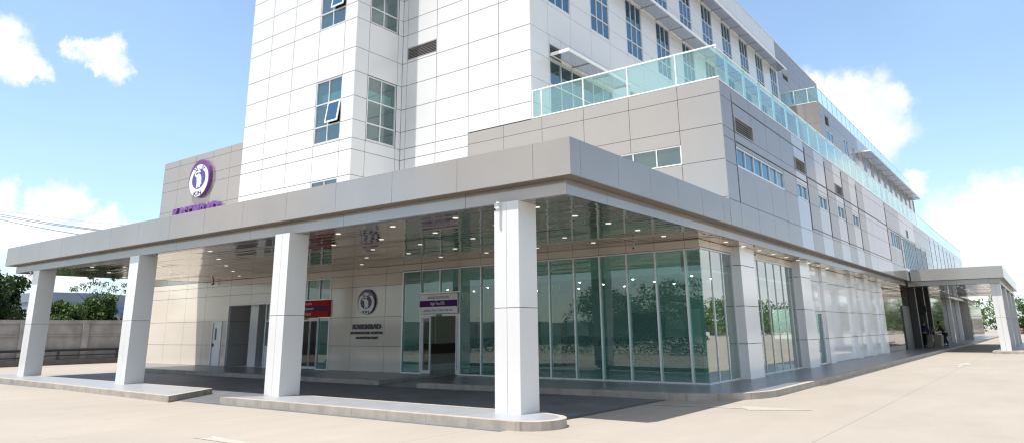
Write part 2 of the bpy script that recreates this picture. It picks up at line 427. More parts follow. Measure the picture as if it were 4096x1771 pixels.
S.view_settings.view_transform = 'Standard'; S.view_settings.look = 'None'; S.view_settings.exposure = 0.93; S.view_settings.gamma = 1
S.cycles.max_bounces = 10; S.cycles.transparent_max_bounces = 16; S.cycles.glossy_bounces = 5; S.cycles.diffuse_bounces = 4
S.cycles.caustics_reflective = False; S.cycles.caustics_refractive = False
S.cycles.use_denoising = True; S.cycles.denoising_input_passes = 'RGB_ALBEDO_NORMAL'; S.cycles.denoising_prefilter = 'NONE'; S.cycles.filter_width = 1.25; S.cycles.sample_clamp_indirect = 6

# ------------------------------------------------------------------ ground, pavements
FL = .15      # pavement and ground-floor level
g = MB(); g.face([(-700,-700,0),(700,-700,0),(700,900,0),(-700,900,0)]); g.build('ground', M['ground'], kind='structure')
p = MB(); p.face([(-32.6,9.55,.004),(-7.42,9.55,.004),(-7.42,16.2,.004),(-32.6,16.2,.004)])
p.build('driveway', M['paver'], kind='structure')
dr = MB(); dr.face([(-7.42,11.3,.008),(-7.30,11.3,.008),(-7.30,17.0,.008),(-7.42,17.0,.008)]); dr.build('drain_channel', M['reveal'], kind='structure')

def pavement(name, outline, z=FL, kw=.13, top='tile_lt', inset=True):
    """raised slab: tiled top, concrete kerb round the edge"""
    n = len(outline); m = MB()
    V = [Vector(p) for p in outline]
    inn = []
    for i in range(n):
        a, b, c = V[i-1], V[i], V[(i+1) % n]
        n1 = Vector((-(b-a).y, (b-a).x)).normalized(); n2 = Vector((-(c-b).y, (c-b).x)).normalized()
        nn = (n1+n2).normalized(); inn.append(b + nn*kw/max(.4, nn.dot(n1)))
    m.face([(q.x,q.y,z) for q in inn], 0)
    for i in range(n):
        j = (i+1) % n
        m.face([(V[i].x,V[i].y,z-.004),(V[j].x,V[j].y,z-.004),(inn[j].x,inn[j].y,z),(inn[i].x,inn[i].y,z)], 1)
        m.face([(V[i].x,V[i].y,-.02),(V[j].x,V[j].y,-.02),(V[j].x,V[j].y,z-.004),(V[i].x,V[i].y,z-.004)], 1)
    return m.build(name, [M[top], M['kerb']], kind='structure')

def arc(cx, cy, r, a0, a1, n=8):
    return [(cx+r*math.cos(R(a0+(a1-a0)*i/n)), cy+r*math.sin(R(a0+(a1-a0)*i/n))) for i in range(n+1)]
pavement('island', [(-32.3,9.95),(-17.2,9.2),(-18.5,11.1),(-32.3,11.15)])
pavement('island', [(-15.85,9.72)] + arc(-7.35,10.35,.62,-88,75,10) + [(-7.6,11.1),(-14.2,11.1)])
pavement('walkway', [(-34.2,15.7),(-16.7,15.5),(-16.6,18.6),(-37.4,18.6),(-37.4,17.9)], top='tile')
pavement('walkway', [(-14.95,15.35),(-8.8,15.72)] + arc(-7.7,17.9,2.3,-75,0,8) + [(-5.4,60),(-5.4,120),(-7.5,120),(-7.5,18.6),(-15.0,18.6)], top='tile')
rp = MB(); rp.face([(-16.7,15.3,.012),(-14.95,15.3,.012),(-15.0,18.6,FL-.002),(-16.6,18.6,FL-.002)]); rp.build('ramp', M['tile'], kind='structure')
pavement('island', [(-2.75,49.3),(-1.3,49.3),(-1.3,77.5),(-2.75,77.5)], top='tile_lt')

def paint(name, poly, label):
    m = MB(); m.face([(x,y,.006) for x,y in poly]); o = m.build(name, M['white_paint'], kind='structure'); return o
paint('road_marking', [(-7.25,14.52),(-5.2,14.82),(-5.05,14.62),(-3.95,15.22),(-5.45,15.32),(-5.3,14.98),(-7.25,14.66)], '')
paint('road_marking', [(-11.15,6.40),(-8.9,6.42),(-8.9,6.60),(-9.9,6.60),(-11.05,6.68),(-10.75,6.52)], '')
paint('road_marking', [(-3.15,33.2),(-3.0,33.2),(-3.0,35.4),(-2.75,35.3),(-3.07,37.6),(-3.45,35.3),(-3.15,35.4)], '')

# ------------------------------------------------------------------ hospital building
H = thing('hospital_building', (-12.9, 18.5, 0), 'large hospital block of white and grey metal panels with green glazed ground floor', 'building')
XW, XG, YF, YA, XS = -12.9, -6.4, 18.5, 16.08, -19.2
XD, XB = -7.35, -10.35
ZR = 21.95
# joint heights measured on the tower: repeats every storey
ZJ = [4.0,5.05,6.05,7.05,8.0,8.43,9.13,10.05,11.02,11.98,13.18,13.85,14.75,15.72,16.68,17.32,18.22,19.19,20.15,20.8,ZR]
US = steps(18.5, 49.77, 1.57, 18.06)

def window(x0, x1, z0, z1, ax, pos, sgn, ucuts, vcuts, glass='glass_win', frame='alu', fr=.045, inset=.05, tilt=None, name='window'):
    """frame bars and one pane mesh; ax/pos/sgn as in clad"""
    def bx(m, a, b, c, d, d0, d1, mi=0):
        if ax == 0: m.box(pos+sgn*d0, pos+sgn*d1, a, b, c, d, mi)
        else: m.box(a, b, pos+sgn*d0, pos+sgn*d1, c, d, mi)
    f = MB(); d0, d1 = -.09, -.012
    bx(f, x0, x1, z0, z0+fr, d0, d1); bx(f, x0, x1, z1-fr, z1, d0, d1)
    bx(f, x0, x0+fr, z0+fr, z1-fr, d0, d1); bx(f, x1-fr, x1, z0+fr, z1-fr, d0, d1)
    for v in vcuts: bx(f, x0+fr, x1-fr, v-fr*.5, v+fr*.5, d0, d1-.004)
    for u in ucuts:
        bx(f, u-fr*.45, u+fr*.45, z0+fr, z1-fr, d0+.003, d1-.008)
    fo = f.build(name, M[frame], H)
    g = MB()
    def q(a,b,c,d):
        w = [random.uniform(-.003,.003) for _ in range(4)]
        pts = [(a,c),(b,c),(b,d),(a,d)]
        F = [((pos+sgn*(-.06+w[i]), u, v) if ax == 0 else (u, pos+sgn*(-.06+w[i]), v)) for i,(u,v) in enumerate(pts)]
        if (ax == 0) != (sgn > 0): F = F[::-1]
        g.face(F)
    uu_ = [x0]+list(ucuts)+[x1]; vv_ = [z0]+list(vcuts)+[z1]
    for i in range(len(uu_)-1):
        for j in range(len(vv_)-1):
            if tilt and (i,j) == tilt: continue
            q(uu_[i], uu_[i+1], vv_[j], vv_[j+1])
    po = g.build('pane', M[glass], H); po.parent = fo
    ORG[po.name] = ORG[fo.name]
    if tilt:   # awning sash hinged at the top, pushed out
        i, j = tilt; a,b,c,d = uu_[i]+.03, uu_[i+1]-.03, vv_[j]+.03, vv_[j+1]-.03
        ang = R(9); s = MB(); hgt = d-c
        def P(u, t, off):   # t down from hinge
            dd = math.sin(ang)*t + off*math.cos(ang) - .01; z = d - math.cos(ang)*t + off*math.sin(ang)
            return (pos+sgn*dd, u, z) if ax == 0 else (u, pos+sgn*dd, z)
        def slab(a_,b_,t0,t1,o0,o1,mi):
            c8 = [P(a_,t0,o0),P(b_,t0,o0),P(b_,t1,o0),P(a_,t1,o0),P(a_,t0,o1),P(b_,t0,o1),P(b_,t1,o1),P(a_,t1,o1)]
            for qd in ((0,1,2,3),(7,6,5,4),(0,4,5,1),(1,5,6,2),(2,6,7,3),(3,7,4,0)):
                s.face([c8[k] for k in qd], mi)
        slab(a,b,0,.05,0,.04,0); slab(a,b,hgt-.05,hgt,0,.04,0); slab(a,a+.05,.05,hgt-.05,0,.04,0); slab(b-.05,b,.05,hgt-.05,0,.04,0)
        slab(a+.05,b-.05,.05,hgt-.05,.015,.02,1)
        so_ = s.build('sash', [M['white_frame'], M['glass_blue']], H); so_.parent = fo
        ORG[so_.name] = ORG[fo.name]
    return fo

def louver(x0, x1, z0, z1, ax, pos, sgn, n=6, proud=.0, name='louver'):
    m = MB()
    def bx(a,b,c,d,d0,d1,mi=0):
        if ax == 0: m.box(pos+sgn*d0, pos+sgn*d1, a, b, c, d, mi)
        else: m.box(a, b, pos+sgn*d0, pos+sgn*d1, c, d, mi)
    fr=.03
    bx(x0,x1,z0,z0+fr,-.12,.005+proud); bx(x0,x1,z1-fr,z1,-.12,.005+proud); bx(x0,x0+fr,z0+fr,z1-fr,-.12,.005+proud); bx(x1-fr,x1,z0+fr,z1-fr,-.12,.005+proud)
    bx(x0+fr,x1-fr,z0+fr,z1-fr,-.19,-.17,1)
    h = (z1-z0-2*fr)/n
    for k in range(n):
        zc = z0+fr+h*(k+.5)
        # sloping blade
        t=.012; o0,o1=-.10,-.015; rise=h*.55
        for (oa,ob) in ((o0,o1),):
            pts=[(oa,zc+rise/2),(ob,zc-rise/2),(ob,zc-rise/2-t),(oa,zc+rise/2-t)]
            if ax==0:
                A=[(pos+sgn*o,x0+fr,z) for o,z in pts]; B=[(pos+sgn*o,x1-fr,z) for o,z in pts]
            else:
                A=[(x0+fr,pos+sgn*o,z) for o,z in pts]; B=[(x1-fr,pos+sgn*o,z) for o,z in pts]
            for i in range(4):
                j=(i+1)%4; m.face([A[i],A[j],B[j],B[i]])
            m.face(A[::-1]); m.face(B)
    return m.build(name, [M['louver'], M['reveal']], H)

# --- tower, front faces (white)
holes_A = [(-21.42,-19.89,8.48,11.0),(-21.42,-19.89,13.2,15.72),(-21.42,-19.89,4.9,7.04),(-21.42,-19.89,17.9,20.3)]
m = MB(); clad(m, 1, YA, -1, [-26.17,-24.64,-23.06,-21.42,-19.89,XS], ZJ, holes_A, 0, 1, gap=.012)
m.build('tower_wall', [M['white_panel'], M['joint']], H)
holes_S = [(16.74,18.22,8.48,11.0),(16.74,18.22,13.2,15.72),(16.74,18.22,17.9,20.3)]
m = MB(); clad(m, 0, XS, 1, [YA,16.72,18.24,YF], ZJ, holes_S, 0, 1, gap=.01)
m.build('tower_wall', [M['white_panel'], M['joint']], H)
m = MB(); clad(m, 0, -26.17, -1, steps(YA, 46, 1.57), ZJ, (), 0, 1); m.build('tower_wall', [M['white_panel'], M['joint']], H)
lv = (-18.93,-17.33,12.09,12.6)
m = MB(); clad(m, 1, YF, -1, [XS,-18.93,-17.33,-15.72], [z for z in ZJ], [lv], 0, 1, gap=.012)
clad(m, 1, YF, -1, [-15.72,-14.3,XW], [8.5]+[z for z in ZJ if z > 8.6], (), 0, 1, gap=.012)
m.build('tower_wall', [M['white_panel'], M['joint']], H)
louver(*lv, 1, YF, -1, n=7)
for (a,b,c,d) in holes_A:
    vc = [c+.67, c+1.57] if d-c > 2.2 else []
    window(a, b, c, d, 1, YA, -1, [(a+b)/2], vc, tilt=(1,1) if vc and c < 14 else None)
for (a,b,c,d) in holes_S:
    window(a, b, c, d, 0, XS, 1, [(a+b)/2-.03], [c+.66, c+1.56])

# --- tower, long right face (white, then grey)
BAY = [19.68 + 3.135*k for k in range(10)]
win = []
for k, y in enumerate(BAY):
    y1 = y + 1.55
    if k >= 0: win.append((y, y1, 13.3, 16.0, k)); win.append((y, y1, 16.85, 19.45, k))
low = [(19.7,24.4,8.9,11.07)] + [(BAY[k], BAY[k]+1.55, 8.9, 11.6) for k in range(2,10)]
lowlv = (19.7,20.48,11.1,11.64)
holes = [w_[:4] for w_ in win] + low + [lowlv]
m = MB(); clad(m, 0, XW, 1, US, [7.6]+[z for z in ZJ if z > 8.3], holes, 0, 1)
m.build('tower_wall', [M['white_panel'], M['joint']], H)
for (a,b,c,d,k) in win:
    window(a,b,c,d,0,XW,1,[a+.53,a+1.03],[c+.7,c+1.55],glass='glass_blue')
for (a,b,c,d) in low:
    n = round((b-a)/.78); window(a,b,c,d,0,XW,1,[a+(b-a)*i/n for i in range(1,n)],[c+1.2],glass='glass_win')
louver(*lowlv, 0, XW, 1, n=5)
greyvar = lambda u, v: 0
m = MB(); hg = [(51.15,52.65,19.45,19.95),(52.8,54.2,17.9,19.0)]
clad(m, 0, XW, 1, steps(49.77,62,1.57), [15.5,16.7,17.9,19.19,20.15,20.8,ZR], hg, 0, 1)
m.build('tower_wall', [M['grey_panel'], M['joint']], H)
louver(*hg[0],0,XW,1,n=4); window(*hg[1],0,XW,1,[53.5],[],glass='glass_blue')
m = MB(); m.box(-26.1,XW-.03,YA+.05,61.95,ZR-.02,ZR+.03); m.box(XW-.35,XW+.03,YF-.03,62.03,ZR+.03,ZR+.07)
m.box(XS-.35,XS+.03,YA-.03,YF-.03,ZR+.03,ZR+.07); m.box(-26.2,XS-.35,YA-.03,YA+.3,ZR+.03,ZR+.07)
m.build('roof', M['white_frame'], H)
m = MB(); m.face([(-26.1,62,4),(XW,62,4),(XW,62,ZR),(-26.1,62,ZR)][::-1]); m.build('end_wall', M['grey_panel'], H)
# floors and rooms behind the tower windows
m = MB()
for z in (8.42,12.7,16.3,19.9): m.box(-26,XW-.25,YF+.3,61.8,z-.15,z+.0); m.box(-26,XS-.25,YA+.3,YF+.3,z-.15,z)
m.build('floor_slab', M['int_white'], H)
m = MB()
m.box(-17.3,-17.2,22,61.8,8.45,21.8); m.box(-26,-19.4,21,21.1,8.45,21.8)
for y in (22.2,25.3,28.5,31.6,34.8,37.9,41,44.2,47.3): m.box(-17.2,XW-.3,y,y+.1,8.45,21.8)
m.build('partition', M['int_wall'], H)
m = MB()
for (a,b,c,d,k) in win:
    if k in (1,2,4,5,7,8,9): m.box(XW-.34,XW-.31,a-.1,a+.5,c-.1,d+.05); m.box(XW-.34,XW-.31,b-.4,b+.1,c-.1,d+.05)
for (a,b,c,d) in holes_A[:2]+holes_S[:2]:
    if a < 0: m.box(a,b,YA+.3,YA+.33,c+1.6,d-.45)
    else: m.box(XS-.33,XS-.3,a,b,c+1.6,d-.45)
m.build('curtain', M['curtain'], H)

# --- podium: grey panels
ZP = [4.28,5.05,6.12,7.12,8.06,8.48]
gw = (-10.8,-7.68,6.13,6.70)
m = MB(); clad(m, 1, YF, -1, [-15.72,-14.1,-12.49,-10.88,-9.27,-7.68,XG-.0], ZP, [gw], 0, 1); m.build('podium_wall', [M['grey_panel'], M['joint']], H)
window(*gw,1,YF,-1,[-9.98,-9.22,-8.46],[],glass='glass_win',frame='white_frame',fr=.03)
# left annex
m = MB(); clad(m, 1, YF, -1, steps(-37.5,-26.17,1.6), [3.98,5.9,7.83,8.97,9.45,10.25,10.6], (), 0, 1, warp=.002); m.build('annex_wall', [M['grey_panel'], M['joint']], H)
m = MB(); m.box(-37.5,-26.3,18.55,38,10.5,10.62); m.box(-37.52,-37.46,18.5,38,.16,10.6); m.build('roof', M['grey_panel'], H)
# right side, long
def pickG(u, v):
    for a,b in ((25.7,27.15),(28.7,30.25),(31.8,33.3),(34.8,36.3),(37.9,43.9)):
        if a < u < b: return 2
    if 49 < u < 54.4 or u > 62.6: return 2
    return 0
hG = [(19.47,21.1,7.08,7.58),(19.46,24.1,6.06,6.66),(25.72,27.1,7.06,7.56),(25.72,27.05,6.07,6.62),(28.72,30.05,6.07,6.62),
      (31.9,33.2,7.08,7.55),(31.9,33.15,6.08,6.64),(34.82,36.12,6.08,6.62),
      (45.0,48.1,6.0,6.93),(49.2,54.3,5.0,6.95),(54.8,57.0,5.0,6.9),(57.5,59.5,5.0,6.9),(51.3,51.9,7.1,7.6)]
m = MB(); clad(m, 0, XG, 1, [18.5,19.4]+[19.4+1.545*k for k in range(1,47)], [4.28,5.0,6.06,6.78,7.08,7.98,8.40], hG, 0, 1, pick=pickG)
m.build('podium_wall', [M['grey_panel'], M['joint'], M['light_panel']], H)
for i, h in enumerate(hG):
    if i in (0,2,5,12): louver(*h,0,XG,1,n=6, proud=.02)
    else:
        a,b,c,d = h; n = max(2, round((b-a)/.77)); window(a,b,c,d,0,XG,1,[a+(b-a)*k/n for k in range(1,n)],[],glass='glass_blue',frame='alu')
def strip(a, b, c, d, o):
    m = MB(); m.box(XG-.02, XG+o, a, b, c, d); m.build('reveal_strip', M['reveal'], H)
for y,z0,z1 in ((27.2,5.05,8.2),(30.28,5.05,8.2),(33.32,5.05,8.3),(36.35,5.05,8.2),(43.98,5.05,8.35),(48.4,5.0,6.95),(54.55,5.2,7.0),(57.2,5.4,6.95),(59.7,5.6,6.95),
                (63.3,5.8,8.3),(66.36,5.5,8.3),(69.2,5.5,8.25),(72.3,5.5,8.25),(75.15,5.5,8.2),(78.05,5.5,8.2),(81.3,5.5,8.2)):
    strip(y-.028, y+.028, z0, z1, .014)
strip(19.388, 19.412, 5.0, 8.2, .010)
for y0,y1,z in ((19.5,27.1,7.98),(19.5,27.1,6.80),(27.3,43.9,7.05),(44.1,48.2,6.97),(48.5,54.4,6.97),(27.3,43.9,5.12)):
    strip(y0, y1, z-.013, z+.013, .012)
m = MB(); m.box(-13.2,XG-.03,18.55,90.2,8.3,8.42); m.build('terrace_slab', M['joint_light'], H)
m = MB(); m.box(-15.6,XG-.05,90.1,90.2,.1,8.3); m.build('end_wall', M['grey_panel'], H)

# --- upper block standing forward further along
m = MB(); clad(m, 1, 49.6, -1, [XW,-11.3,XB], [8.42,11.0,13.5,15.2,16.7], (), 0, 1); 
hB = [(51.0,52.2,15.35,16.15),(51.1,53.2,14.3,15.05),(56.6,58.2,13.0,15.6),(59.6,60.6,13.0,15.6)] + [(63.7+3.1*k,65.1+3.1*k,12.8,15.7) for k in range(10)]
def pickB(u,v): return 2 if u > 61.9 else 0
clad(m, 0, XB, 1, steps(49.6,93,1.55), [8.42,10,11.5,13,14.2,15.75,16.7], hB, 0, 1, pick=pickB)
m.build('upper_wall', [M['grey_panel'], M['joint'], M['light_panel']], H)
louver(*hB[0],0,XB,1,n=4)
for h in hB[1:]:
    a,b,c,d = h; window(a,b,c,d,0,XB,1,[(a+b)/2],[c+1.3] if d-c > 2 else [],glass='glass_blue')
m = MB(); m.box(XW-.2,XB-.03,49.65,93,16.6,16.68); m.box(-16,XB-.03,92.9,93,8.4,16.7); m.build('terrace_slab', M['joint_light'], H)

# --- glass balustrades
def rail(pts_u, z0, z1, ax, pos, sgn, post='white_frame', fin=False):
    h = MB()
    u0_, u1_ = pts_u[0], pts_u[-1]
    def bx(m,a,b,c,d,d0,d1):
        if ax == 0: m.box(pos+sgn*d0,pos+sgn*d1,a,b,c,d)
        else: m.box(a,b,pos+sgn*d0,pos+sgn*d1,c,d)
    hz = .036
    bx(h,u0_,u1_,z1-hz,z1,-.06,.0)
    bx(h,u0_,u1_,z0,z0+.035,-.06,.0)
    ho = h.build('railing', M[post], H)
    for u in ([] if fin else [u0_+.018]) + list(pts_u[1:-1]):
        m = MB()
        if fin: bx(m,u-.11,u+.11,z0+.03,z1-hz,-.05,-.035)
        else: bx(m,u-.018,u+.018,z0+.03,z1-hz,-.055,-.005)
        o = m.build('post', M['glass_fin'] if fin else M[post], H); o.parent = ho; ORG[o.name] = ORG[ho.name]
    for i in range(len(pts_u)-1):
        q = MB(); bx(q, pts_u[i]+.03, pts_u[i+1]-.03, z0+.04, z1-hz, -.036, -.024)
        o = q.build('glass_panel', M['glass_rail'], H); o.parent = ho; ORG[o.name] = ORG[ho.name]
M['glass_fin'] = mat('glass_fin', (.55,.74,.74), .1, spec=.6)
rail([XW+.02,-12.5,-10.87,-9.28,-7.68,XG-.0], 8.5, 9.5, 1, YF, -1)
rail([YF]+[19.36+1.512*k for k in range(48)], 8.42, 9.42, 0, XG, 1, post='alu_teal' if False else 'white_frame', fin=True)
rail([XW+.05,-11.9,-11.0,XB], 16.72, 17.8, 1, 49.6, -1)
rail([49.6]+[51.1+1.512*k for k in range(28)], 16.72, 17.8, 0, XB, 1, fin=True)

# --- sunshades
def sunshade(y0, y1, z, x0, x1, pitch=1.57, first=None):
    m = MB(); m.box(x1-.03,x1+.02,y0,y1,z-.05,z+.06); m.box(x0,x0+.04,y0,y1,z-.03,z+.02)
    m.box(x0+.04,x1-.03,y0,y0+.05,z-.05,z+.06); m.box(x0+.04,x1-.03,y1-.05,y1,z-.05,z+.06)
    so_ = m.build('sunshade', M['white_frame'], H)
    s = MB(); n = 11
    for k in range(n):
        xc = x0+.07+(x1-x0-.13)*k/(n-1)
        s.face([(xc-.028,y0+.05,z+.012),(xc+.028,y0+.05,z-.018),(xc+.028,y1-.05,z-.018),(xc-.028,y1-.05,z+.012)])
        s.face([(xc-.028,y0+.05,z+.020),(xc-.028,y1-.05,z+.020),(xc+.028,y1-.05,z-.010),(xc+.028,y0+.05,z-.010)])
    o = s.build('slats', M['shade'], H); o.parent = so_; ORG[o.name] = ORG[so_.name]
    y = first if first else y0+pitch
    while y < y1-.2:
        b = MB(); b.box(x0,x1-.03,y-.03,y+.03,z-.065,z-.022); y += pitch
        o = b.build('bracket', M['louver'], H); o.parent = so_; ORG[o.name] = ORG[so_.name]
sunshade(19.7,24.45,11.2,XW+.01,XW+.80,1.55)
sunshade(24.4,49.65,16.05,XW+.01,XW+.78,1.57,first=25.97)
sunshade(24.4,49.65,19.5,XW+.01,XW+.70,1.57,first=25.97)
sunshade(63.2,92.5,15.8,XB+.01,XB+.78,3.1)

# --- ground floor, front (under the canopy)
ZF = [FL,1.07,2.13,3.28,3.72,3.98]
def close_top():
    m = MB(); m.box(-37.4,XD-.02,YF+.03,YF+.20,3.87,4.05); m.box(XD-.2,XD-.03,YF+.2,103.9,3.87,4.05); m.build('lintel', M['beige_panel'], H)
close_top()
MBP = [M['beige_panel'], M['joint']]
hF = [(-31.32,-30.5,FL,2.12),(-30.06,-25.15,FL,2.86)]
m = MB(); clad(m,1,YF,-1,[-37.45,-35.6,-33.88,-32.08,-30.06],ZF[:3]+ZF[3:],[hF[0]],0,1)
clad(m,1,YF,-1,[-30.06,-28.4,-26.6,-25.05],[2.86,3.28,3.72,3.98],(),0,1)
clad(m,1,YF,-1,[-25.05,-24.4,-23.6,-22.88],[3.72,3.98],(),0,1)
clad(m,1,YF,-1,[-22.88,-21.6,-19.73,-18.83],ZF,(),0,1)
clad(m,1,YF,-1,[-18.83,-17.9,-16.05]+[-15.12+.917*k for k in range(9)]+[XD],[3.75,3.98],(),0,1)
clad(m,0,XD,1,[18.5,19.28,20.12,21.0]+[21.0+.9*k for k in range(1,8)]+[28.2],[3.78,3.98],(),0,1)
m.build('ground_floor_wall', MBP, H)
# recessed ambulance bay
m = MB()
clad(m,1,21.6,-1,[-30.9,-29.2,-27.6,-26.0],[FL,1.07,2.13,3.0],(),0,1); 
clad(m,0,-30.05,1,[18.55,20.0,21.6],[FL,1.07,2.13,3.0],(),0,1)
m.build('ground_floor_wall', [M['bay_grey'],M['reveal']], H)
m = MB(); m.box(-30.06,-25,18.7,21.6,2.88,2.95); m.face([(-30.06,18.55,FL),(-25,18.55,FL),(-25,24.6,FL),(-30.06,24.6,FL)]); m.build('bay_ceiling', M['int_white'], H)
m = MB(); m.box(-29.02,-28.42,18.95,19.55,FL,2.88); m.build('column', M['white_panel'], H)
m = MB(); m.box(-30.08,-25.12,YF-.03,YF+.08,2.80,2.87); m.box(-30.10,-30.03,YF-.03,YF+.08,FL,2.8)
m.box(-27.17,-27.10,YF-.03,YF+.08,FL,2.8); m.box(-27.1,-25.1,YF-.02,YF+.06,2.06,2.12); m.box(-27.1,-25.1,YF-.02,YF+.06,1.0,1.06); m.box(-26.15,-26.09,YF-.02,YF+.06,1.06,2.8)
fo = m.build('frame', M['white_frame'], H)
m = MB(); m.box(-27.1,-25.12,YF-.005,YF+.03,FL,1.0); m.build('lower_panel', M['white_frame'], H)
m = MB(); m.face([(-27.1,YF+.02,1.06),(-25.12,YF+.02,1.06),(-25.12,YF+.02,2.8),(-27.1,YF+.02,2.8)]); m.build('pane', M['glass_g'], H)
# white service door
m = MB(); m.box(-31.25,-30.57,YF+.02,YF+.06,FL+.01,2.06)
do = m.build('door', M['white_frame'], H, label='white door with a narrow window', cat=None)
m = MB(); m.box(-31.32,-31.25,YF-.03,YF+.1,FL,2.13); m.box(-30.57,-30.5,YF-.03,YF+.1,FL,2.13); m.box(-31.25,-30.57,YF-.03,YF+.1,2.06,2.13); o = m.build('frame', M['white_frame'], H); o.parent = do
m = MB(); m.box(-31.08,-30.96,YF+.012,YF+.03,1.3,1.82); o = m.build('pane', M['dark_frame'], H); o.parent = do
m = MB(); m.box(-31.2,-31.13,YF-.02,YF+.02,1.0,1.14); o = m.build('handle', M['black'], H); o.parent = do

def glazing(us, z0, z1, ax, pos, sgn, glass, skip=(), name='curtain_wall', zc=(), hw=.026, dp=.02, posts=None):
    f = MB()
    def bx(m,a,b,c,d,d0,d1,mi=0):
        if ax == 0: m.box(pos+sgn*d0,pos+sgn*d1,a,b,c,d,mi)
        else: m.box(a,b,pos+sgn*d0,pos+sgn*d1,c,d,mi)
    for u in (posts if posts is not None else us): bx(f,u-hw,u+hw,z0+.04,z1-.03,-.10 if dp > .01 else -.03,dp)
    bx(f,us[0]-.026,us[-1]+.026,z0,z0+.04,-.1,.025); bx(f,us[0]-.026,us[-1]+.026,z1-.03,z1+.01,-.1,.018)
    fo = f.build(name, M['alu'], H)
    for i in range(len(us)-1):
        if i in skip: continue
        w_ = [random.uniform(-.002,.002) for _ in range(4)]
        pts = [(us[i],z0),(us[i+1],z0),(us[i+1],z1),(us[i],z1)]
        F = [((pos+sgn*(-.02+w_[k]),u,v) if ax == 0 else (u,pos+sgn*(-.02+w_[k]),v)) for k,(u,v) in enumerate(pts)]
        if (ax == 0) != (sgn > 0): F = F[::-1]
        q = MB(); q.face(F); o = q.build('pane', M[glass], H); o.parent = fo; ORG[o.name] = ORG[fo.name]
    return fo
# front glass: emergency entrance
cw = glazing([-25.03,-24.39,-23.6,-22.9], 2.85, 3.70, 1, YF, -1, 'glass_g')
glazing([-23.58,-22.9], FL, 2.18, 1, YF, -1, 'glass_g')
# sliding doors
def sliding(x0, x1, leaves, zt, name='sliding_door', openx=None):
    f = MB(); f.box(x0,x1,YF-.03,YF+.12,zt-.07,zt); f.box(x0,x0+.05,YF-.02,YF+.1,FL,zt-.07); f.box(x1-.05,x1,YF-.02,YF+.1,FL,zt-.07)
    for (a,b) in leaves:
        f.box(a,a+.05,YF+.01,YF+.06,FL+.02,zt-.075); f.box(b-.05,b,YF+.01,YF+.06,FL+.02,zt-.075); f.box(a+.05,b-.05,YF+.01,YF+.06,FL+.02,FL+.12); f.box(a+.05,b-.05,YF+.01,YF+.06,zt-.13,zt-.075)
    fo = f.build(name, M['white_frame'], H)
    for (a,b) in leaves:
        q = MB(); q.face([(a+.05,YF+.035,FL+.12),(b-.05,YF+.035,FL+.12),(b-.05,YF+.035,zt-.13),(a+.05,YF+.035,zt-.13)])
        o = q.build('pane', M['glass_door'], H); o.parent = fo; ORG[o.name] = ORG[fo.name]
    q = MB(); xm=(x0+x1)/2; q.box(xm-.12,xm+.12,YF-.075,YF-.032,zt-.06,zt-.015); o = q.build('sensor', M['black'], H); o.parent = fo
sliding(-25.05,-23.58,[(-25.0,-24.12),(-24.15,-23.63)],2.17)
glazing([-18.80,-17.88], FL, 3.72, 1, YF, -1, 'glass_g')
glazing([-17.86,-16.97,-16.07], 2.88, 3.72, 1, YF, -1, 'glass_g')
sliding(-17.87,-16.06,[(-17.82,-17.42),(-16.24,-16.11)],2.17)
fx = [-16.04,-15.11,-14.2,-13.27,-12.34,-11.43,-10.52,-9.61,-8.70,-7.80,XD]
glazing(fx, FL, 3.73, 1, YF, -1, 'glass_g', posts=fx[:-1])
glazing([18.53,19.28,20.12,20.95], FL, 3.75, 0, XD, 1, 'glass_s', hw=.018, dp=.004, posts=[19.28,20.12,20.95])
glazing([22.3,22.62,23.4,24.27,25.15,26.03,26.9,27.45], FL, 3.77, 0, XD, 1, 'glass_s', hw=.018, dp=.004)

# interior of the waiting hall
m = MB(); m.face([(-25.2,18.65,FL-.003),(-7.5,18.65,FL-.003),(-7.5,30,FL-.003),(-25.2,30,FL-.003)]); m.build('interior_floor', M['int_floor'], H)
m = MB(); m.box(-25.2,-7.5,19.6,30,3.15,3.22); m.box(-25.2,-7.6,18.62,30,3.80,3.86); m.box(-25.2,-8.4,19.55,19.6,3.15,3.80); m.build('interior_ceiling', M['int_ceil'], H)
m = MB(); m.box(-22.9,-7.6,25.2,25.3,FL,3.15); m.box(-22.95,-22.85,18.65,25.2,FL,3.8); m.box(-19,-18.9,18.65,22.4,FL,3.15)
m.box(-14.6,-14.1,21.3,21.8,FL,3.15); m.box(-9.0,-8.5,22.3,22.8,FL,3.15); m.box(-7.62,-7.5,20.9,22.4,FL,3.8); m.box(-7.62,-7.5,27.4,30,FL,3.8); m.box(-25.3,-25.2,18.65,30,FL,3.8)
m.build('interior_wall', M['int_wall'], H)
m = MB(); m.box(-22.8,-7.7,25.14,25.19,.95,1.28); m.box(-12.9,-11.6,25.12,25.18,FL,2.2); m.box(-18.2,-17.0,25.12,25.18,FL,2.2)
m.box(-21.6,-20.6,25.11,25.17,FL,2.15)
m.box(-18.9,-18.86,18.7,22.4,.76,1.13); m.build('dark_band', M['int_dark'], H)
m = MB(); m.box(-18.9,-18.87,18.7,22.4,FL,.38); m.box(-18.9,-18.88,20.35,20.39,1.13,3.1); m.build('skirting', M['int_white'], H)
m = MB()
m.box(-15.9,-14.9,25.08,25.12,1.35,2.3); m.box(-10.6,-9.3,25.08,25.12,.3,2.3)
m.build('notice_board', M['int_white'], H)
m = MB(); m.box(-21.5,-15.0,23.2,23.8,FL+.3,1.1); m.box(-12.9,-9.2,23.4,24.0,FL,1.0); m.build('reception_desk', M['int_dark'], H)
m = MB(); m.box(-14.6,-13.2,20.4,21.0,FL,.62); m.box(-13.0,-11.6,20.4,21.0,FL,.62); m.box(-11.4,-10.0,20.4,21.0,FL,.62); m.build('waiting_bench', M['int_dark'], H)
m = MB()
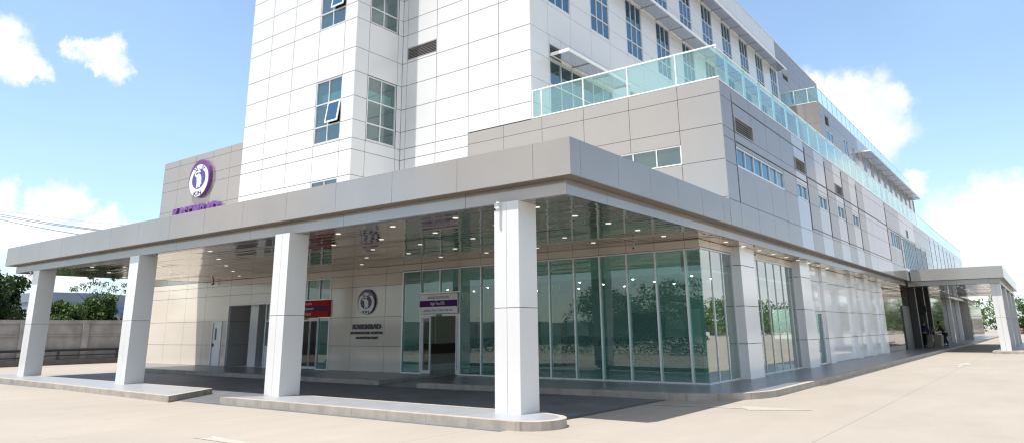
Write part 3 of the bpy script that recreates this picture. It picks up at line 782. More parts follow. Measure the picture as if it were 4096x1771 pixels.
for xx in range(7):
    for yy in range(3): m.tube([(-20.5+xx*2.0,20.6+yy*1.6,3.13),(-20.5+xx*2.0,20.6+yy*1.6,3.149)],.03,10)
m.build('interior_lamps', M['lamp_in'], H)
for i in range(3):
    for j in range(3):
        pass
ceiling_seat = []
# --- ground floor, right side
def pil(y0, y1, x1, name='pilaster'):
    m = MB()
    zs = [FL,1.13,2.21,3.40,3.98]
    for k in range(4):
        m.box(XD-.05,x1,y0,y1,zs[k]+(.02 if k else 0),zs[k+1]-.0)
        if k: m.box(XD-.05,x1-.02,y0+.02,y1-.02,zs[k],zs[k]+.02,1)
    return m.build(name, [M['pil_white'], M['reveal']], H)
pil(20.98,22.28,XD+.26); pil(27.5,28.85,XD+.26)
pil(31.3,32.05,XD+.12); pil(36.7,37.5,XD+.14); pil(40.0,41.0,XD+.14); pil(43.7,44.6,XD+.14)
zs = [FL,1.13,2.21,3.40,3.98]
m = MB(); clad(m,0,XD,1,[28.85,30.1,31.3,32.2,34.4,36.9,38.5,41.1,43.9],zs,[(30.15,31.2,FL,2.16)],0,1,gap=.010)
m.build('ground_floor_wall', [M['wall_gloss'] if 'wall_gloss' in M else M['light_panel'], M['reveal']], H)
window(30.15,31.2,FL,2.16,0,XD,1,[],[],glass='glass_win',frame='white_frame',name='side_door')
m = MB(); clad(m,0,XD,1,[44.6,47.5,50.5,53.5,56.5,59.5,62.5,65.5,68.5,72,76,80,86,92,98,104],zs,(),0,1,gap=.01,warp=.003); m.build('mirror_wall', [mat('dark_mirror_panel',(.30,.28,.26),.04,metal=.75,spec=.7), M['reveal']], H)
m = MB(); m.box(XD-.1,XD+.02,104,122,FL,3.98); m.build('end_wall', M['beige_panel'], H)
m = MB(); m.box(XD-.02,XD+.06,51.6,54.6,FL,2.85); m.build('entrance_door', M['dark_frame'], H)
for y in (55.2,59.4,62.6):
    m = MB(); m.box(XD+.02,XD+.42,y,y+.5,FL,4.0); m.build('column', M['dark_frame'], H)
for y in (78,86):
    m = MB(); m.box(XD+.02,XD+.35,y,y+.6,FL,4.0); m.build('column', M['white_panel'], H)

# ------------------------------------------------------------------ canopies
def fascia(m, ax, pos, sgn, u0_, u1_, z0, z1, first, pitch, lines_mi=1, mi=0):
    us = steps(u0_, u1_, pitch, first)
    clad(m, ax, pos, sgn, us, [z0, z1], (), mi, lines_mi, gap=.004, depth=.006, warp=.0015)
def soffit_strips(x0, x1, y0, y1, z, w=.30):
    m = MB(); y = y0
    while y < y1-.01:
        ye = min(y+w, y1); x = x0
        while x < x1-.01:
            xe = min(x+3.9, x1)
            a_ = random.uniform(-.0038,.0038); b_ = random.uniform(-.0038,.0038); t = [a_, -a_, -b_, b_]
            m.face([(x+.003,y+.0025,z+t[0]),(x+.003,ye-.0025,z+t[1]),(xe-.003,ye-.0025,z+t[2]),(xe-.003,y+.0025,z+t[3])])
            x = xe
        y = ye
    m.face([(x0,y0,z+.012),(x0,y1,z+.012),(x1,y1,z+.012),(x1,y0,z+.012)], 1)
    return m

CN = thing('entrance_canopy', (-19.7,14.4,0), 'grey flat-roofed entrance canopy on four white square columns with a mirror-like ceiling', 'canopy')
CX0, CX1, CY0 = -33.0, XG, 10.37
m = MB(); fascia(m,1,CY0,-1,CX0,CX1,4.28,4.98,-9.1,1.875); fascia(m,0,CX0,-1,CY0,YF,4.28,4.98,12.17,1.455)
fascia(m,0,CX1,1,CY0,YF-.01,4.28,4.98,12.17,1.455)
m.build('fascia', [M['fascia_grey'], M['joint_light']], CN)
# overhang fascia along the right side belongs to the building
m = MB(); m.box(-37.3,XG-.34,18.72,103.9,4.03,4.2); m.build('floor_slab', M['joint'], H)
m = MB(); m.box(CX0+.01,CX1-.01,CY0+.01,YF-.03,4.86,4.90); m.build('roof', M['joint_light'], CN)
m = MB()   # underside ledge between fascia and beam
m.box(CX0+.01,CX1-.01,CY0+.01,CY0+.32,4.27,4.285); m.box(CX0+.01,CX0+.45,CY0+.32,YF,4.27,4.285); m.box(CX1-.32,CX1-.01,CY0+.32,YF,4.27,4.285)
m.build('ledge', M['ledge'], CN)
m = MB(); fascia(m,1,CY0+.27,-1,-32.6,XG-.27,3.985,4.27,-9.1,3.75); fascia(m,0,XG-.27,1,CY0+.27,YF,3.985,4.27,12.17,2.9); fascia(m,0,-32.6,-1,CY0+.27,YF,3.985,4.27,12.17,2.9)
m.box(-32.58,XG-.28,CY0+.29,CY0+.5,3.978,4.26)
m.box(-32.58,-32.4,CY0+.5,YF-.03,3.978,4.26)
m.build('beam', [M['fascia_grey'], M['joint']], CN)
soffit_strips(-32.4,XG-.28,CY0+.5,YF-.02,3.985).build('ceiling', [M['soffit'], M['reveal']], CN)
# the same profile continuing beside the building
m = MB(); m.box(XG-.32,XG-.01,YF,104,4.268,4.284); m.build('ledge', M['ledge'], H)
m = MB(); fascia(m,0,XG-.27,1,YF,104,3.985,4.268,19.4,2.9); m.build('beam', [M['fascia_grey'], M['joint']], H)
soffit_strips(XD-.1,XG-.28,YF+.01,104,3.985).build('overhang_ceiling', [M['soffit'], M['reveal']], H)

def column(x0, x1, y0, y1, zt, parent, zb=FL):
    m = MB(); zc = 2.0
    def pan(a0,a1,b0,b1,c0,c1):
        g=.004; xm=(a0+a1)/2
        m.box(a0+.003,a1-.003,b0+.003,b1-.003,c0,c1,1)
    zz = [zb, zc, zt]
    m.box(x0+.012,x1-.012,y0+.012,y1-.012,zb,zt,1)
    for k in range(2):
        c0, c1 = zz[k]+(.006 if k else 0), zz[k+1]-(.006 if k==0 else 0)
        xm = (x0+x1)/2
        for (a,b) in ((x0,xm-.004),(xm+.004,x1)):
            m.box(a,b,y0,y0+.012,c0,c1); m.box(a,b,y1-.012,y1,c0,c1)
        m.box(x0,x0+.012,y0+.012,y1-.012,c0,c1); m.box(x1-.012,x1,y0+.012,y1-.012,c0,c1)
    return m.build('column', [M['white_panel'], M['joint']], parent)
for x0, y0 in ((-8.27,10.53),(-15.2,10.45),(-22.95,10.55),(-30.85,10.65)):
    column(x0, x0+.58, y0, y0+.58, 3.98, CN)
lamp = None
def downlight(x, y, z, parent, r=.066):
    global lamp
    if lamp is None:
        m = MB(); m.tube([(0,0,-.004),(0,0,.008)], r, 16); me = m.build('tmp', M['lamp']); lamp = me.data; bpy.data.objects.remove(me)
    o = bpy.data.objects.new('downlight', lamp); COL.objects.link(o); o.parent = parent
    o.location = Vector((x,y,z)) - ORG[parent.name]
lx = [-7.88] + [-10.05-1.96*k for k in range(12)]
for i, x in enumerate(lx):
    for j, y in enumerate((11.42,12.88,14.36,15.86,17.38)):
        if x < -17 and (i + j) % 2: continue
        downlight(x, y, 3.9815, CN)
for k in range(9): downlight(-7.05, 19.77+1.35*k*1.1, 3.980, H)

C2 = thing('side_canopy', (-4,60,0), 'smaller grey drop-off canopy at the far right on white columns', 'canopy')
m = MB(); fascia(m,1,49.9,-1,XG+.05,-1.6,4.26,4.95,-4.0,1.6); fascia(m,0,-1.6,1,49.9,72,4.26,4.95,51,1.5); fascia(m,1,72,1,XG+.05,-1.6,4.26,4.95,-4.0,1.6)
m.build('fascia', [M['fascia_grey'], M['joint_light']], C2)
m = MB(); m.box(XG+.06,-1.62,49.93,71.97,4.85,4.90); m.build('roof', M['joint_light'], C2)
m = MB(); m.box(XG+.05,-1.61,49.91,50.2,4.25,4.262); m.box(-1.9,-1.61,50.2,71.9,4.25,4.262); m.build('ledge', M['ledge'], C2)
m = MB(); fascia(m,1,50.15,-1,XG-.2,-1.84,3.96,4.25,-4.0,1.6); fascia(m,0,-1.84,1,50.15,71.8,3.96,4.25,51,3); m.box(XG-.2,-1.86,50.17,50.35,3.957,4.24); m.build('beam', [M['fascia_grey'], M['joint']], C2)
soffit_strips(XG-.2,-1.86,50.35,71.8,3.965).build('ceiling', [M['soffit'], M['reveal']], C2)
for y0 in (50.25,57.2,64.2,71.0): column(-2.36,-1.86,y0,y0+.55,3.96,C2)
for x in (-5.6,-4.1,-2.8):
    for y in (52,54.5,57,59.5,62,64.5,67,69.5): downlight(x,y,3.961,C2)

# ------------------------------------------------------------------ signs
def text(body, size, ext, material, ax, pos, u, z, name='lettering', parent=None, align='CENTER', width=None, bold=0., sx=1.):
    """flat or raised lettering on the wall y=pos (ax 1), centred on u, baseline z"""
    cu = bpy.data.curves.new(name, 'FONT'); cu.body = body; cu.size = size; cu.extrude = ext; cu.align_x = align; cu.offset = bold; cu.resolution_u = 3
    t = bpy.data.objects.new('tmp', cu); COL.objects.link(t)
    bpy.context.view_layer.update()
    dg = bpy.context.evaluated_depsgraph_get()
    me = bpy.data.meshes.new_from_object(t.evaluated_get(dg)); bpy.data.objects.remove(t)
    xs = [v.co.x for v in me.vertices] or [0, 1]
    k = 1.
    if width: k = width/max(.001, max(xs)-min(xs))
    cx = (max(xs)+min(xs))/2 if align == 'CENTER' else min(xs)
    og = ORG[parent.name] if parent else Vector((0,0,0))
    for v in me.vertices:
        x, y, zz = v.co
        v.co = Vector((u + (x-cx)*k, pos - zz, z + y)) - og
    me.materials.append(material)
    o = bpy.data.objects.new(name, me); COL.objects.link(o)
    if parent: o.parent = parent
    ORG[o.name] = og
    return o

def ellipse(cx, cz, a, b, n=40, a0=0, a1=360):
    return [(cx + a*math.cos(R(a0+(a1-a0)*i/n)), cz + b*math.sin(R(a0+(a1-a0)*i/n))) for i in range(n)]

def emblem(cx, cz, a, b, yw, label, back):
    """oval badge: purple shell, white oval, violet field with an elephant, rays and lotus on top, letters KIH"""
    E = thing('hospital_emblem', (cx, yw, cz-b), label, 'emblem', None)
    big = back > .1
    fld = M['violet_in'] if big else M['navy']
    m = MB(); m.prism(ellipse(cx, cz, a, b), 1, yw-back, yw-.002); m.build('shell', M['purple_lt' if big else 'purple_dk'], E)
    y = yw-back
    m = MB(); m.prism(ellipse(cx+a*.02, cz-b*.03, a*.97, b*.955), 1, y-.006, y-.0005); m.build('rim', M['purple' if big else 'purple_lt'], E)
    m = MB(); m.prism(ellipse(cx, cz-b*.12, a*.90, b*.85), 1, y-.012, y-.0065); m.build('white_oval', M['sign_white'], E)
    m = MB(); m.prism(ellipse(cx, cz-b*.04, a*.64, b*.52), 1, y-.018, y-.0125, 0); m.build('field', fld, E)
    el = [(-.24,.16),(-.38,.20),(-.44,.30),(-.37,.42),(-.20,.50),(-.04,.48),(-.06,.42),(-.20,.43),(-.29,.37),(-.31,.30),(-.24,.25),(-.14,.31),(0,.33),(.14,.26),(.25,.12),(.29,-.05),
          (.29,-.26),(.35,-.30),(.28,-.37),(.25,-.28),(.21,-.52),(.07,-.53),(.05,-.33),(.00,-.33),(-.02,-.54),(-.17,-.54),(-.15,-.20),(-.19,.02)]
    m = MB(); m.prism([(cx+u*a*.95, cz-b*.04+v*b*.86) for u,v in el], 1, y-.024, y-.0185); m.build('elephant', M['sign_white'], E)
    m = MB(); oz = cz+b*.36
    for ang in (28,50,130,152):
        c_, s_ = math.cos(R(ang)), math.sin(R(ang))
        def P(r_, w_): return (cx + a*(r_*c_ - w_*s_), oz + b*.62*(r_*s_ + w_*c_))
        m.prism([P(.24,-.02),P(.60,-.055),P(.60,.055),P(.24,.02)], 1, y-.0185, y-.0125)
    m.build('rays', fld, E)
    m = MB(); m.prism([(cx,oz+b*.30),(cx-a*.09,oz+b*.16),(cx-a*.07,oz+b*.02),(cx,oz-b*.05),(cx+a*.07,oz+b*.02),(cx+a*.09,oz+b*.16)], 1, y-.030, y-.0250)
    m.prism([(cx-a*.02,oz-b*.14),(cx+a*.02,oz-b*.14),(cx+a*.02,oz-b*.03),(cx-a*.02,oz-b*.03)],1,y-.028,y-.0245)
    for q in (-1,1): m.prism(ellipse(cx+q*a*.10, oz-b*.02, a*.055, b*.045, 12), 1, y-.029, y-.0246)
    m.build('lotus', M['sign_white'], E)
    m = MB(); m.prism([(cx,oz+b*.22),(cx-a*.03,oz+b*.13),(cx,oz+b*.03),(cx+a*.03,oz+b*.13)], 1, y-.033, y-.0305); m.build('lotus_heart', fld, E)
    text('KIH', b*.30, .004, M['letter'], 1, y-.017, cx, cz-b*.90, 'letters', E, width=a*.72, bold=.006*b)
    return E
emblem(-33.55, 9.24, .98, .98, YF, 'large purple and white oval elephant emblem high on the grey annex wall', .17)
emblem(-20.70, 2.70, .49, .47, YF, 'small dark purple oval elephant emblem beside the night entrance under the canopy', .07)

T1 = thing('wall_lettering', (-33.5,YF,6.9), 'big raised purple wall letters KASEMRAD half hidden behind the canopy edge', 'lettering')
text('KASEMRAD', 1.2, .10, M['letter_p'], 1, YF-.12, -33.6, 7.03, 'letters', T1, width=4.3, bold=.03)
T2 = thing('wall_lettering', (-20.68,YF,1.3), 'small dark three line hospital name on the beige wall under the canopy', 'lettering')
text('KASEMRAD', .235, .02, M['letter'], 1, YF-.024, -20.68, 1.70, 'letters', T2, width=1.56, bold=.012)
text('INTERNATIONAL HOSPITAL', .125, .012, M['letter'], 1, YF-.016, -20.68, 1.51, 'letters', T2, width=1.80, bold=.006)
text('ARANYAPRATHET', .115, .012, M['letter'], 1, YF-.016, -20.66, 1.335, 'letters', T2, width=1.25, bold=.005)

B1 = thing('emergency_sign', (-23.95,YF,2.18), 'red sign with violet band reading Emergency Department above the sliding door', 'sign')
y = YF-.10
m = MB(); m.box(-25.05,-22.86,y,YF-.032,2.19,2.85); m.build('board', M['red'], B1)
m = MB(); m.box(-25.05,-22.86,y-.004,y-.0005,2.43,2.635); m.build('band', M['sgn_vio2'], B1)
text('Emergency Department', .155, .001, M['txt_white'], 1, y-.006, -24.93, 2.485, 'lettering', B1, 'LEFT', width=1.13)
text('แผนกอุบัติเหตุ ฉุกเฉิน', .13, .001, M['txt_white'], 1, y-.003, -24.80, 2.69, 'lettering', B1, 'LEFT', width=.85)
text('ផ្នែកសង្គ្រោះបន្ទាន់', .13, .001, M['txt_white'], 1, y-.003, -24.85, 2.27, 'lettering', B1, 'LEFT', width=.88)
B2 = thing('night_clinic_sign', (-16.96,YF,2.18), 'white sign with purple band reading Night Time OPD above the open sliding door', 'sign')
m = MB(); m.box(-17.85,-16.08,y,YF-.032,2.19,2.85); m.build('board', M['sign_white'], B2)
m = MB(); m.box(-17.85,-16.08,y-.002,YF-.032,2.851,2.872); m.build('trim', M['orange'], B2)
m = MB(); m.box(-17.85,-16.08,y-.004,y-.0005,2.42,2.635); m.build('band', M['sgn_vio'], B2)
text('Night Time OPD.', .165, .001, M['txt_white'], 1, y-.006, -16.98, 2.475, 'lettering', B2, width=.68)
text('แผนกผู้ป่วยนอกกลางคืน', .15, .001, M['txt_grey'], 1, y-.003, -16.96, 2.695, 'lettering', B2, width=1.0)
text('ផ្នែកពិគ្រោះជំងឺក្រៅ / NIGHT TIME OPD', .10, .001, M['txt_grey'], 1, y-.003, -16.97, 2.26, 'lettering', B2, width=1.36)

# ------------------------------------------------------------------ security cameras
def seccam(x, y, z, yawd, label, dark=False):
    T = thing('security_camera', (x,y,z), label, 'security camera', 'security cameras round the ground floor')
    c_, s_ = math.cos(R(yawd)), math.sin(R(yawd))
    bm = M['black' if dark else 'camwhite']
    m = MB(); m.tube([(x,y,z+.10),(x,y,z+.13)], .038, 12); m.tube([(x,y,z+.03),(x,y,z+.10)], .012, 8); m.build('mount', bm, T)
    m = MB(); a = Vector((x-.05*c_, y-.05*s_, z+.03)); b = Vector((x+.07*c_, y+.07*s_, z-.015)); m.tube([a, a.lerp(b,.2), b], [.02,.032,.032], 12); m.build('housing', bm, T)
    m = MB(); m.tube([b, b+(b-a).normalized()*.012], .026, 12); m.build('lens', M['black'], T)
seccam(-8.13,10.47,3.85,-110,'white dome camera on the front column nearest the canopy corner')
seccam(-31.33,18.35,3.85,-90,'dark camera under the canopy ceiling above the white service door',True)
seccam(-9.2,18.2,3.85,-70,'white camera hanging from the canopy ceiling in front of the glass wall')
seccam(-7.15,22.45,3.85,-30,'white camera hanging under the eave beside the white pilaster on the side wall')
seccam(-30.95,10.6,3.82,-160,'white camera on the leftmost canopy column top')

# ------------------------------------------------------------------ perimeter wall with pipes
PW = thing('perimeter_wall', (-44,16,0), 'stained grey plaster boundary wall with piers at the left', 'wall')
m = MB(); m.box(-44.25,-44.05,-60,48,0,2.2); m.box(-44.28,-43.98,-60,48,2.2,2.4); m.box(-44.05,-44.0,-60,48,1.52,1.6); m.build('wall', M['plaster'], PW)
m = MB()
yy = -60.+1.0
for k in range(36): m.box(-44.04,-43.88,yy+3.1*k-.42,yy+3.1*k-.10,.02,2.19)
m.build('piers', M['plaster'], PW)
m = MB(); m.box(-44.04,-43.6,-60,48,-.01,.28); m.build('plinth', mat('dark_plinth',(.11,.10,.095),.9,var=.2), PW)
PP = thing('pipe_run', (-43.8,16,.3), 'dark pipes running low along the boundary wall', 'pipe')
m = MB(); m.tube([(-43.82,-40,.78),(-43.82,48,.78)],.065,8); m.build('pipe', M['black'], PP)
m = MB(); m.tube([(-43.8,-40,.42),(-43.8,16,.42),(-43.8,16.4,.5),(-43.8,48,.45)],.03,6); m.build('pipe', M['black'], PP)
m = MB()
for k in range(28): m.box(-43.86,-43.78,-38.9+3.1*k,-38.8+3.1*k,.28,.80)
m.build('supports', M['dark_frame'], PP)

# ------------------------------------------------------------------ trees
def limb(m, a, b, r0_, r1_, bend=.15, seg=7):
    a, b = Vector(a), Vector(b); n = 5; L_ = (b-a).length
    off = Vector((random.uniform(-1,1),random.uniform(-1,1),random.uniform(-.3,.6)))*L_*bend
    pts = [a.lerp(b, t/n) + off*math.sin(math.pi*t/n) for t in range(n+1)]
    m.tube(pts, [r0_ + (r1_-r0_)*t/n for t in range(n+1)], seg); return pts
def leaves(m, c, r, n, size, flat=.7, mi=0):
    for _ in range(n):
        while True:
            d = Vector((random.uniform(-1,1),random.uniform(-1,1),random.uniform(-1,1)))
            if d.length < 1: break
        d = d*(.55+.45*d.length)
        p_ = Vector(c) + Vector((d.x*r, d.y*r, d.z*r*flat))
        nrm = Vector((random.uniform(-1,1),random.uniform(-1,1),random.uniform(-.2,1.2))).normalized()
        u_ = nrm.cross(Vector((random.random(),random.random(),random.random()))).normalized(); v_ = nrm.cross(u_)
        s_ = size*random.uniform(.6,1.3)
        m.face([p_-u_*s_, p_-v_*s_*.45, p_+u_*s_, p_+v_*s_*.45], mi)
def tree(name, x, y, h, rad, trunk_h, label, leafm, nclump=16, nleaf=220, size=.11, cr=.32, group='trees behind the boundary wall', base_z=0, tr=.13, clumps=None):
    T = thing(name, (x,y,base_z), label, 'tree', group)
    m = MB(); top = Vector((x,y,base_z+trunk_h))
    limb(m, (x,y,base_z-.05), top, tr, tr*.7, .05)
    lv_ = MB(); cs = []
    for k in range(nclump):
        if clumps: cx_, cy_, cz_, q = clumps[k]; c = Vector((x+cx_, y+cy_, base_z+cz_)); r_ = q
        else:
            a = 2.4*k + random.uniform(-.4,.4); t = (k+.5)/nclump; rr_ = rad*math.sqrt(random.uniform(.15,1))*(1-.45*t)
            c = Vector((x+rr_*math.cos(a), y+rr_*math.sin(a), base_z + trunk_h*.75 + (h-trunk_h*.75-rad*cr*.5)*t)); r_ = rad*cr*random.uniform(.75,1.4)
        cs.append((c, r_))
        if k % 2 == 0 or clumps: limb(m, top - Vector((0,0,random.uniform(0,trunk_h*.3))), c, tr*.4, tr*.10, .12, 5)
        leaves(lv_, c, r_, int(nleaf*(r_/(rad*cr))**1.5) if not clumps else nleaf, size)
    m.build('trunk', M['bark'], T); lv_.build('crown', M[leafm], T)
    return T
tree('tree', -49.5,13.6,5.9,2.4,1.8,'tall dark dense tree rising behind the boundary wall at the left edge','leaf_dark',34,480,.15,.42)
tree('tree', -52,16.2,5.3,1.8,1.6,'lower dark dense tree half hidden by the leftmost canopy column','leaf_dark',26,420,.14,.42)
tree('shrub', -49,19.2,3.6,1.25,1.0,'rounded green shrub over the boundary wall beside the leftmost column','leaf_mid',16,380,.11,.42)
tree('tree', -50.5,21.6,4.2,1.5,1.1,'dense bushy tree in front of the grey warehouse','leaf_mid',22,400,.12,.40)
clp = [(0,-.9,4.7,.42),(.2,-.3,5.0,.40),(-.2,.4,4.9,.42),(0,1.0,4.6,.40),(.3,1.6,4.9,.30),(0,-1.5,4.5,.30),(0,.0,4.3,.45),(.2,.9,5.3,.28),(-.1,-.5,5.35,.25),(0,1.9,4.5,.25),(0,.5,4.2,.35)]
tree('tree', -51,21.6,5.6,1.9,3.4,'thin open tree with sparse leaves standing above the bushes','leaf_mid',11,70,.085,.3,clumps=clp,tr=.07)
tree('shrub', -49.5,24.0,3.9,1.5,1.0,'dark green shrub by the second column from the left','leaf_dark',18,380,.12,.40)
tree('shrub', -49.0,17.3,2.9,1.0,.8,'small green shrub behind the leftmost canopy column','leaf_mid',9,180,.09,.42)
FT = thing('flowering_plant', (-47.5,22.2,0), 'small plant with orange red flowers peeking over the boundary wall', 'plant')
m = MB(); limb(m,(-47.5,22.2,0),(-47.5,22.2,2.6),.03,.012); m.build('stem', M['bark'], FT)
m = MB(); leaves(m,(-47.5,22.2,2.62),.22,50,.05); m.build('flowers', M['flower'], FT)
m = MB(); leaves(m,(-47.5,22.2,2.2),.5,160,.07); m.build('leaves', M['leaf_mid'], FT)

# far right greenery
tree('tree', -1.5,140,5.6,2.6,2.2,'distant loose tree at the right edge beyond the drop-off canopy','leaf_mid',14,120,.22,.42,group='trees far off beyond the car park')
tree('tree', 3.0,150,4.6,3.0,1.6,'distant low round tree at the right edge of the picture','leaf_dark',12,120,.25,.45,group='trees far off beyond the car park')

def tree_line(name, pts, h, label, leafm, n, size=.35, depth=3.5, per=9):
    m = MB(); t = MB()
    for k in range(n):
        s_ = random.random()*(len(pts)-1); i = int(s_); a, b = Vector(pts[i]), Vector(pts[i+1]); c = a.lerp(b, s_-i)
        hh = h*(.72+.28*math.sin(c.x*.9+c.y*.55)+.12*math.sin(c.y*2.1)); z = random.uniform(.05,1)**.8*hh
        c = c + Vector((random.uniform(-1,1),random.uniform(-1,1),0))*depth
        leaves(m, (c.x,c.y,z), .9, per, size)
    o = m.build(name, M[leafm]); tag(o, label, 'trees', None, 'stuff'); return o
tree_line('tree_belt', [(46,-30,0),(48,20,0),(46,70,0),(44,130,0),(30,170,0),(8,178,0)], 7.5, 'belt of green trees round the far side of the car park', 'leaf_lt', 3600, .30, 3.5, 12)
tree_line('tree_belt', [(62,150,0),(34,182,0),(0,196,0),(-40,205,0)], 8.5, 'far green belt of trees closing the car park beyond the drop-off canopy', 'leaf_lt', 2400, .30, 3.0, 14)
tree_line('tree_belt', [(-42,-34,0),(-20,-36,0),(4,-34,0),(26,-36,0),(46,-30,0)], 6.0, 'dark belt of trees across the road, seen mirrored in the front glass', 'leaf_dark', 3200, .22, 2.5, 26)
tree_line('hedge', [(-60,-5,0),(-20,-5,0),(6,-5,0),(24,-5,0)], 1.25, 'clipped dark hedge along the road behind the viewer, mirrored low in the front glass', 'leaf_dark', 1300, .10, .4, 16)
BW = thing('boundary_wall', (40,40,0), 'long pale boundary wall across the car park, mirrored in the side glass', 'wall')
m = MB(); m.box(42,42.2,-20,165,0,2.3)
for k in range(38): m.box(41.92,42.0,-19+4.9*k,-18.6+4.9*k,0,2.4)
m.build('wall', M['plaster'], BW)

# ------------------------------------------------------------------ warehouse far left
WH = thing('warehouse', (-112,46,0), 'pale blue grey metal warehouse beyond the trees at the left', 'building')
m = MB(); m.box(-125,-112,40.2,72,0,6.2); m.build('wall', M['steel_blue'], WH)
m = MB(); m.prism([(40.0,6.2),(40.0,7.45),(48.5,7.5),(60,6.9),(72.2,6.25),(72.2,6.2)], 0, -125.2, -111.9); m.build('roof', M['steel_blue'], WH)
m = MB(); m.box(-111.9,-111.8,46.8,56,4.7,5.5); m.build('blue_cladding', M['sheet_blue'], WH)

# ------------------------------------------------------------------ power lines
def wire(pts, label, r=.022):
    a, b = Vector(pts[0]), Vector(pts[1]); P_ = []
    for i in range(25):
        t = i/24; q = a.lerp(b, t); q.z -= .5*math.sin(math.pi*t); P_.append(q)
    m = MB(); m.tube(P_, r, 5); o = m.build('power_line', M['black']); tag(o, label, 'power line', 'power lines crossing the sky at the left')
def ext(x0, z0, x1, z1, y=30., xa=-118., xb=-47.):
    k = (z1-z0)/(x1-x0); return [(xa,y,z0+k*(xa-x0)), (xb,y,z0+k*(xb-x0))]
E_ = 'thin black power line above the canopy at the left, '
wire(ext(-100.15,16.2,-69.3,11.4), E_+'upper one of the close pair', .03)
wire(ext(-100.0,15.95,-70.1,11.45), E_+'lower one of the close pair', .03)
wire(ext(-99.85,15.55,-74.3,11.45), E_+'lowest of the four', .03)
wire(ext(-100.4,16.75,-65.2,11.45), E_+'faint topmost of the four', .012)
for xp, zp, lab in ((-47.2,10.2,'concrete utility pole hidden behind the annex'),(-118.2,21,'concrete utility pole beyond the left edge')):
    U = thing('utility_pole', (xp,30,0), lab, 'pole')
    m = MB(); m.tube([(xp,30.15,0),(xp,30.15,zp)],[.2,.12],8); m.build('post', M['plaster'], U)
    m = MB(); m.box(xp-.06,xp+.06,29.9,30.4,zp-1.6,zp-1.45); m.box(xp-.06,xp+.06,29.9,30.4,zp-.5,zp-.35); m.build('crossarm', M['bark'], U)

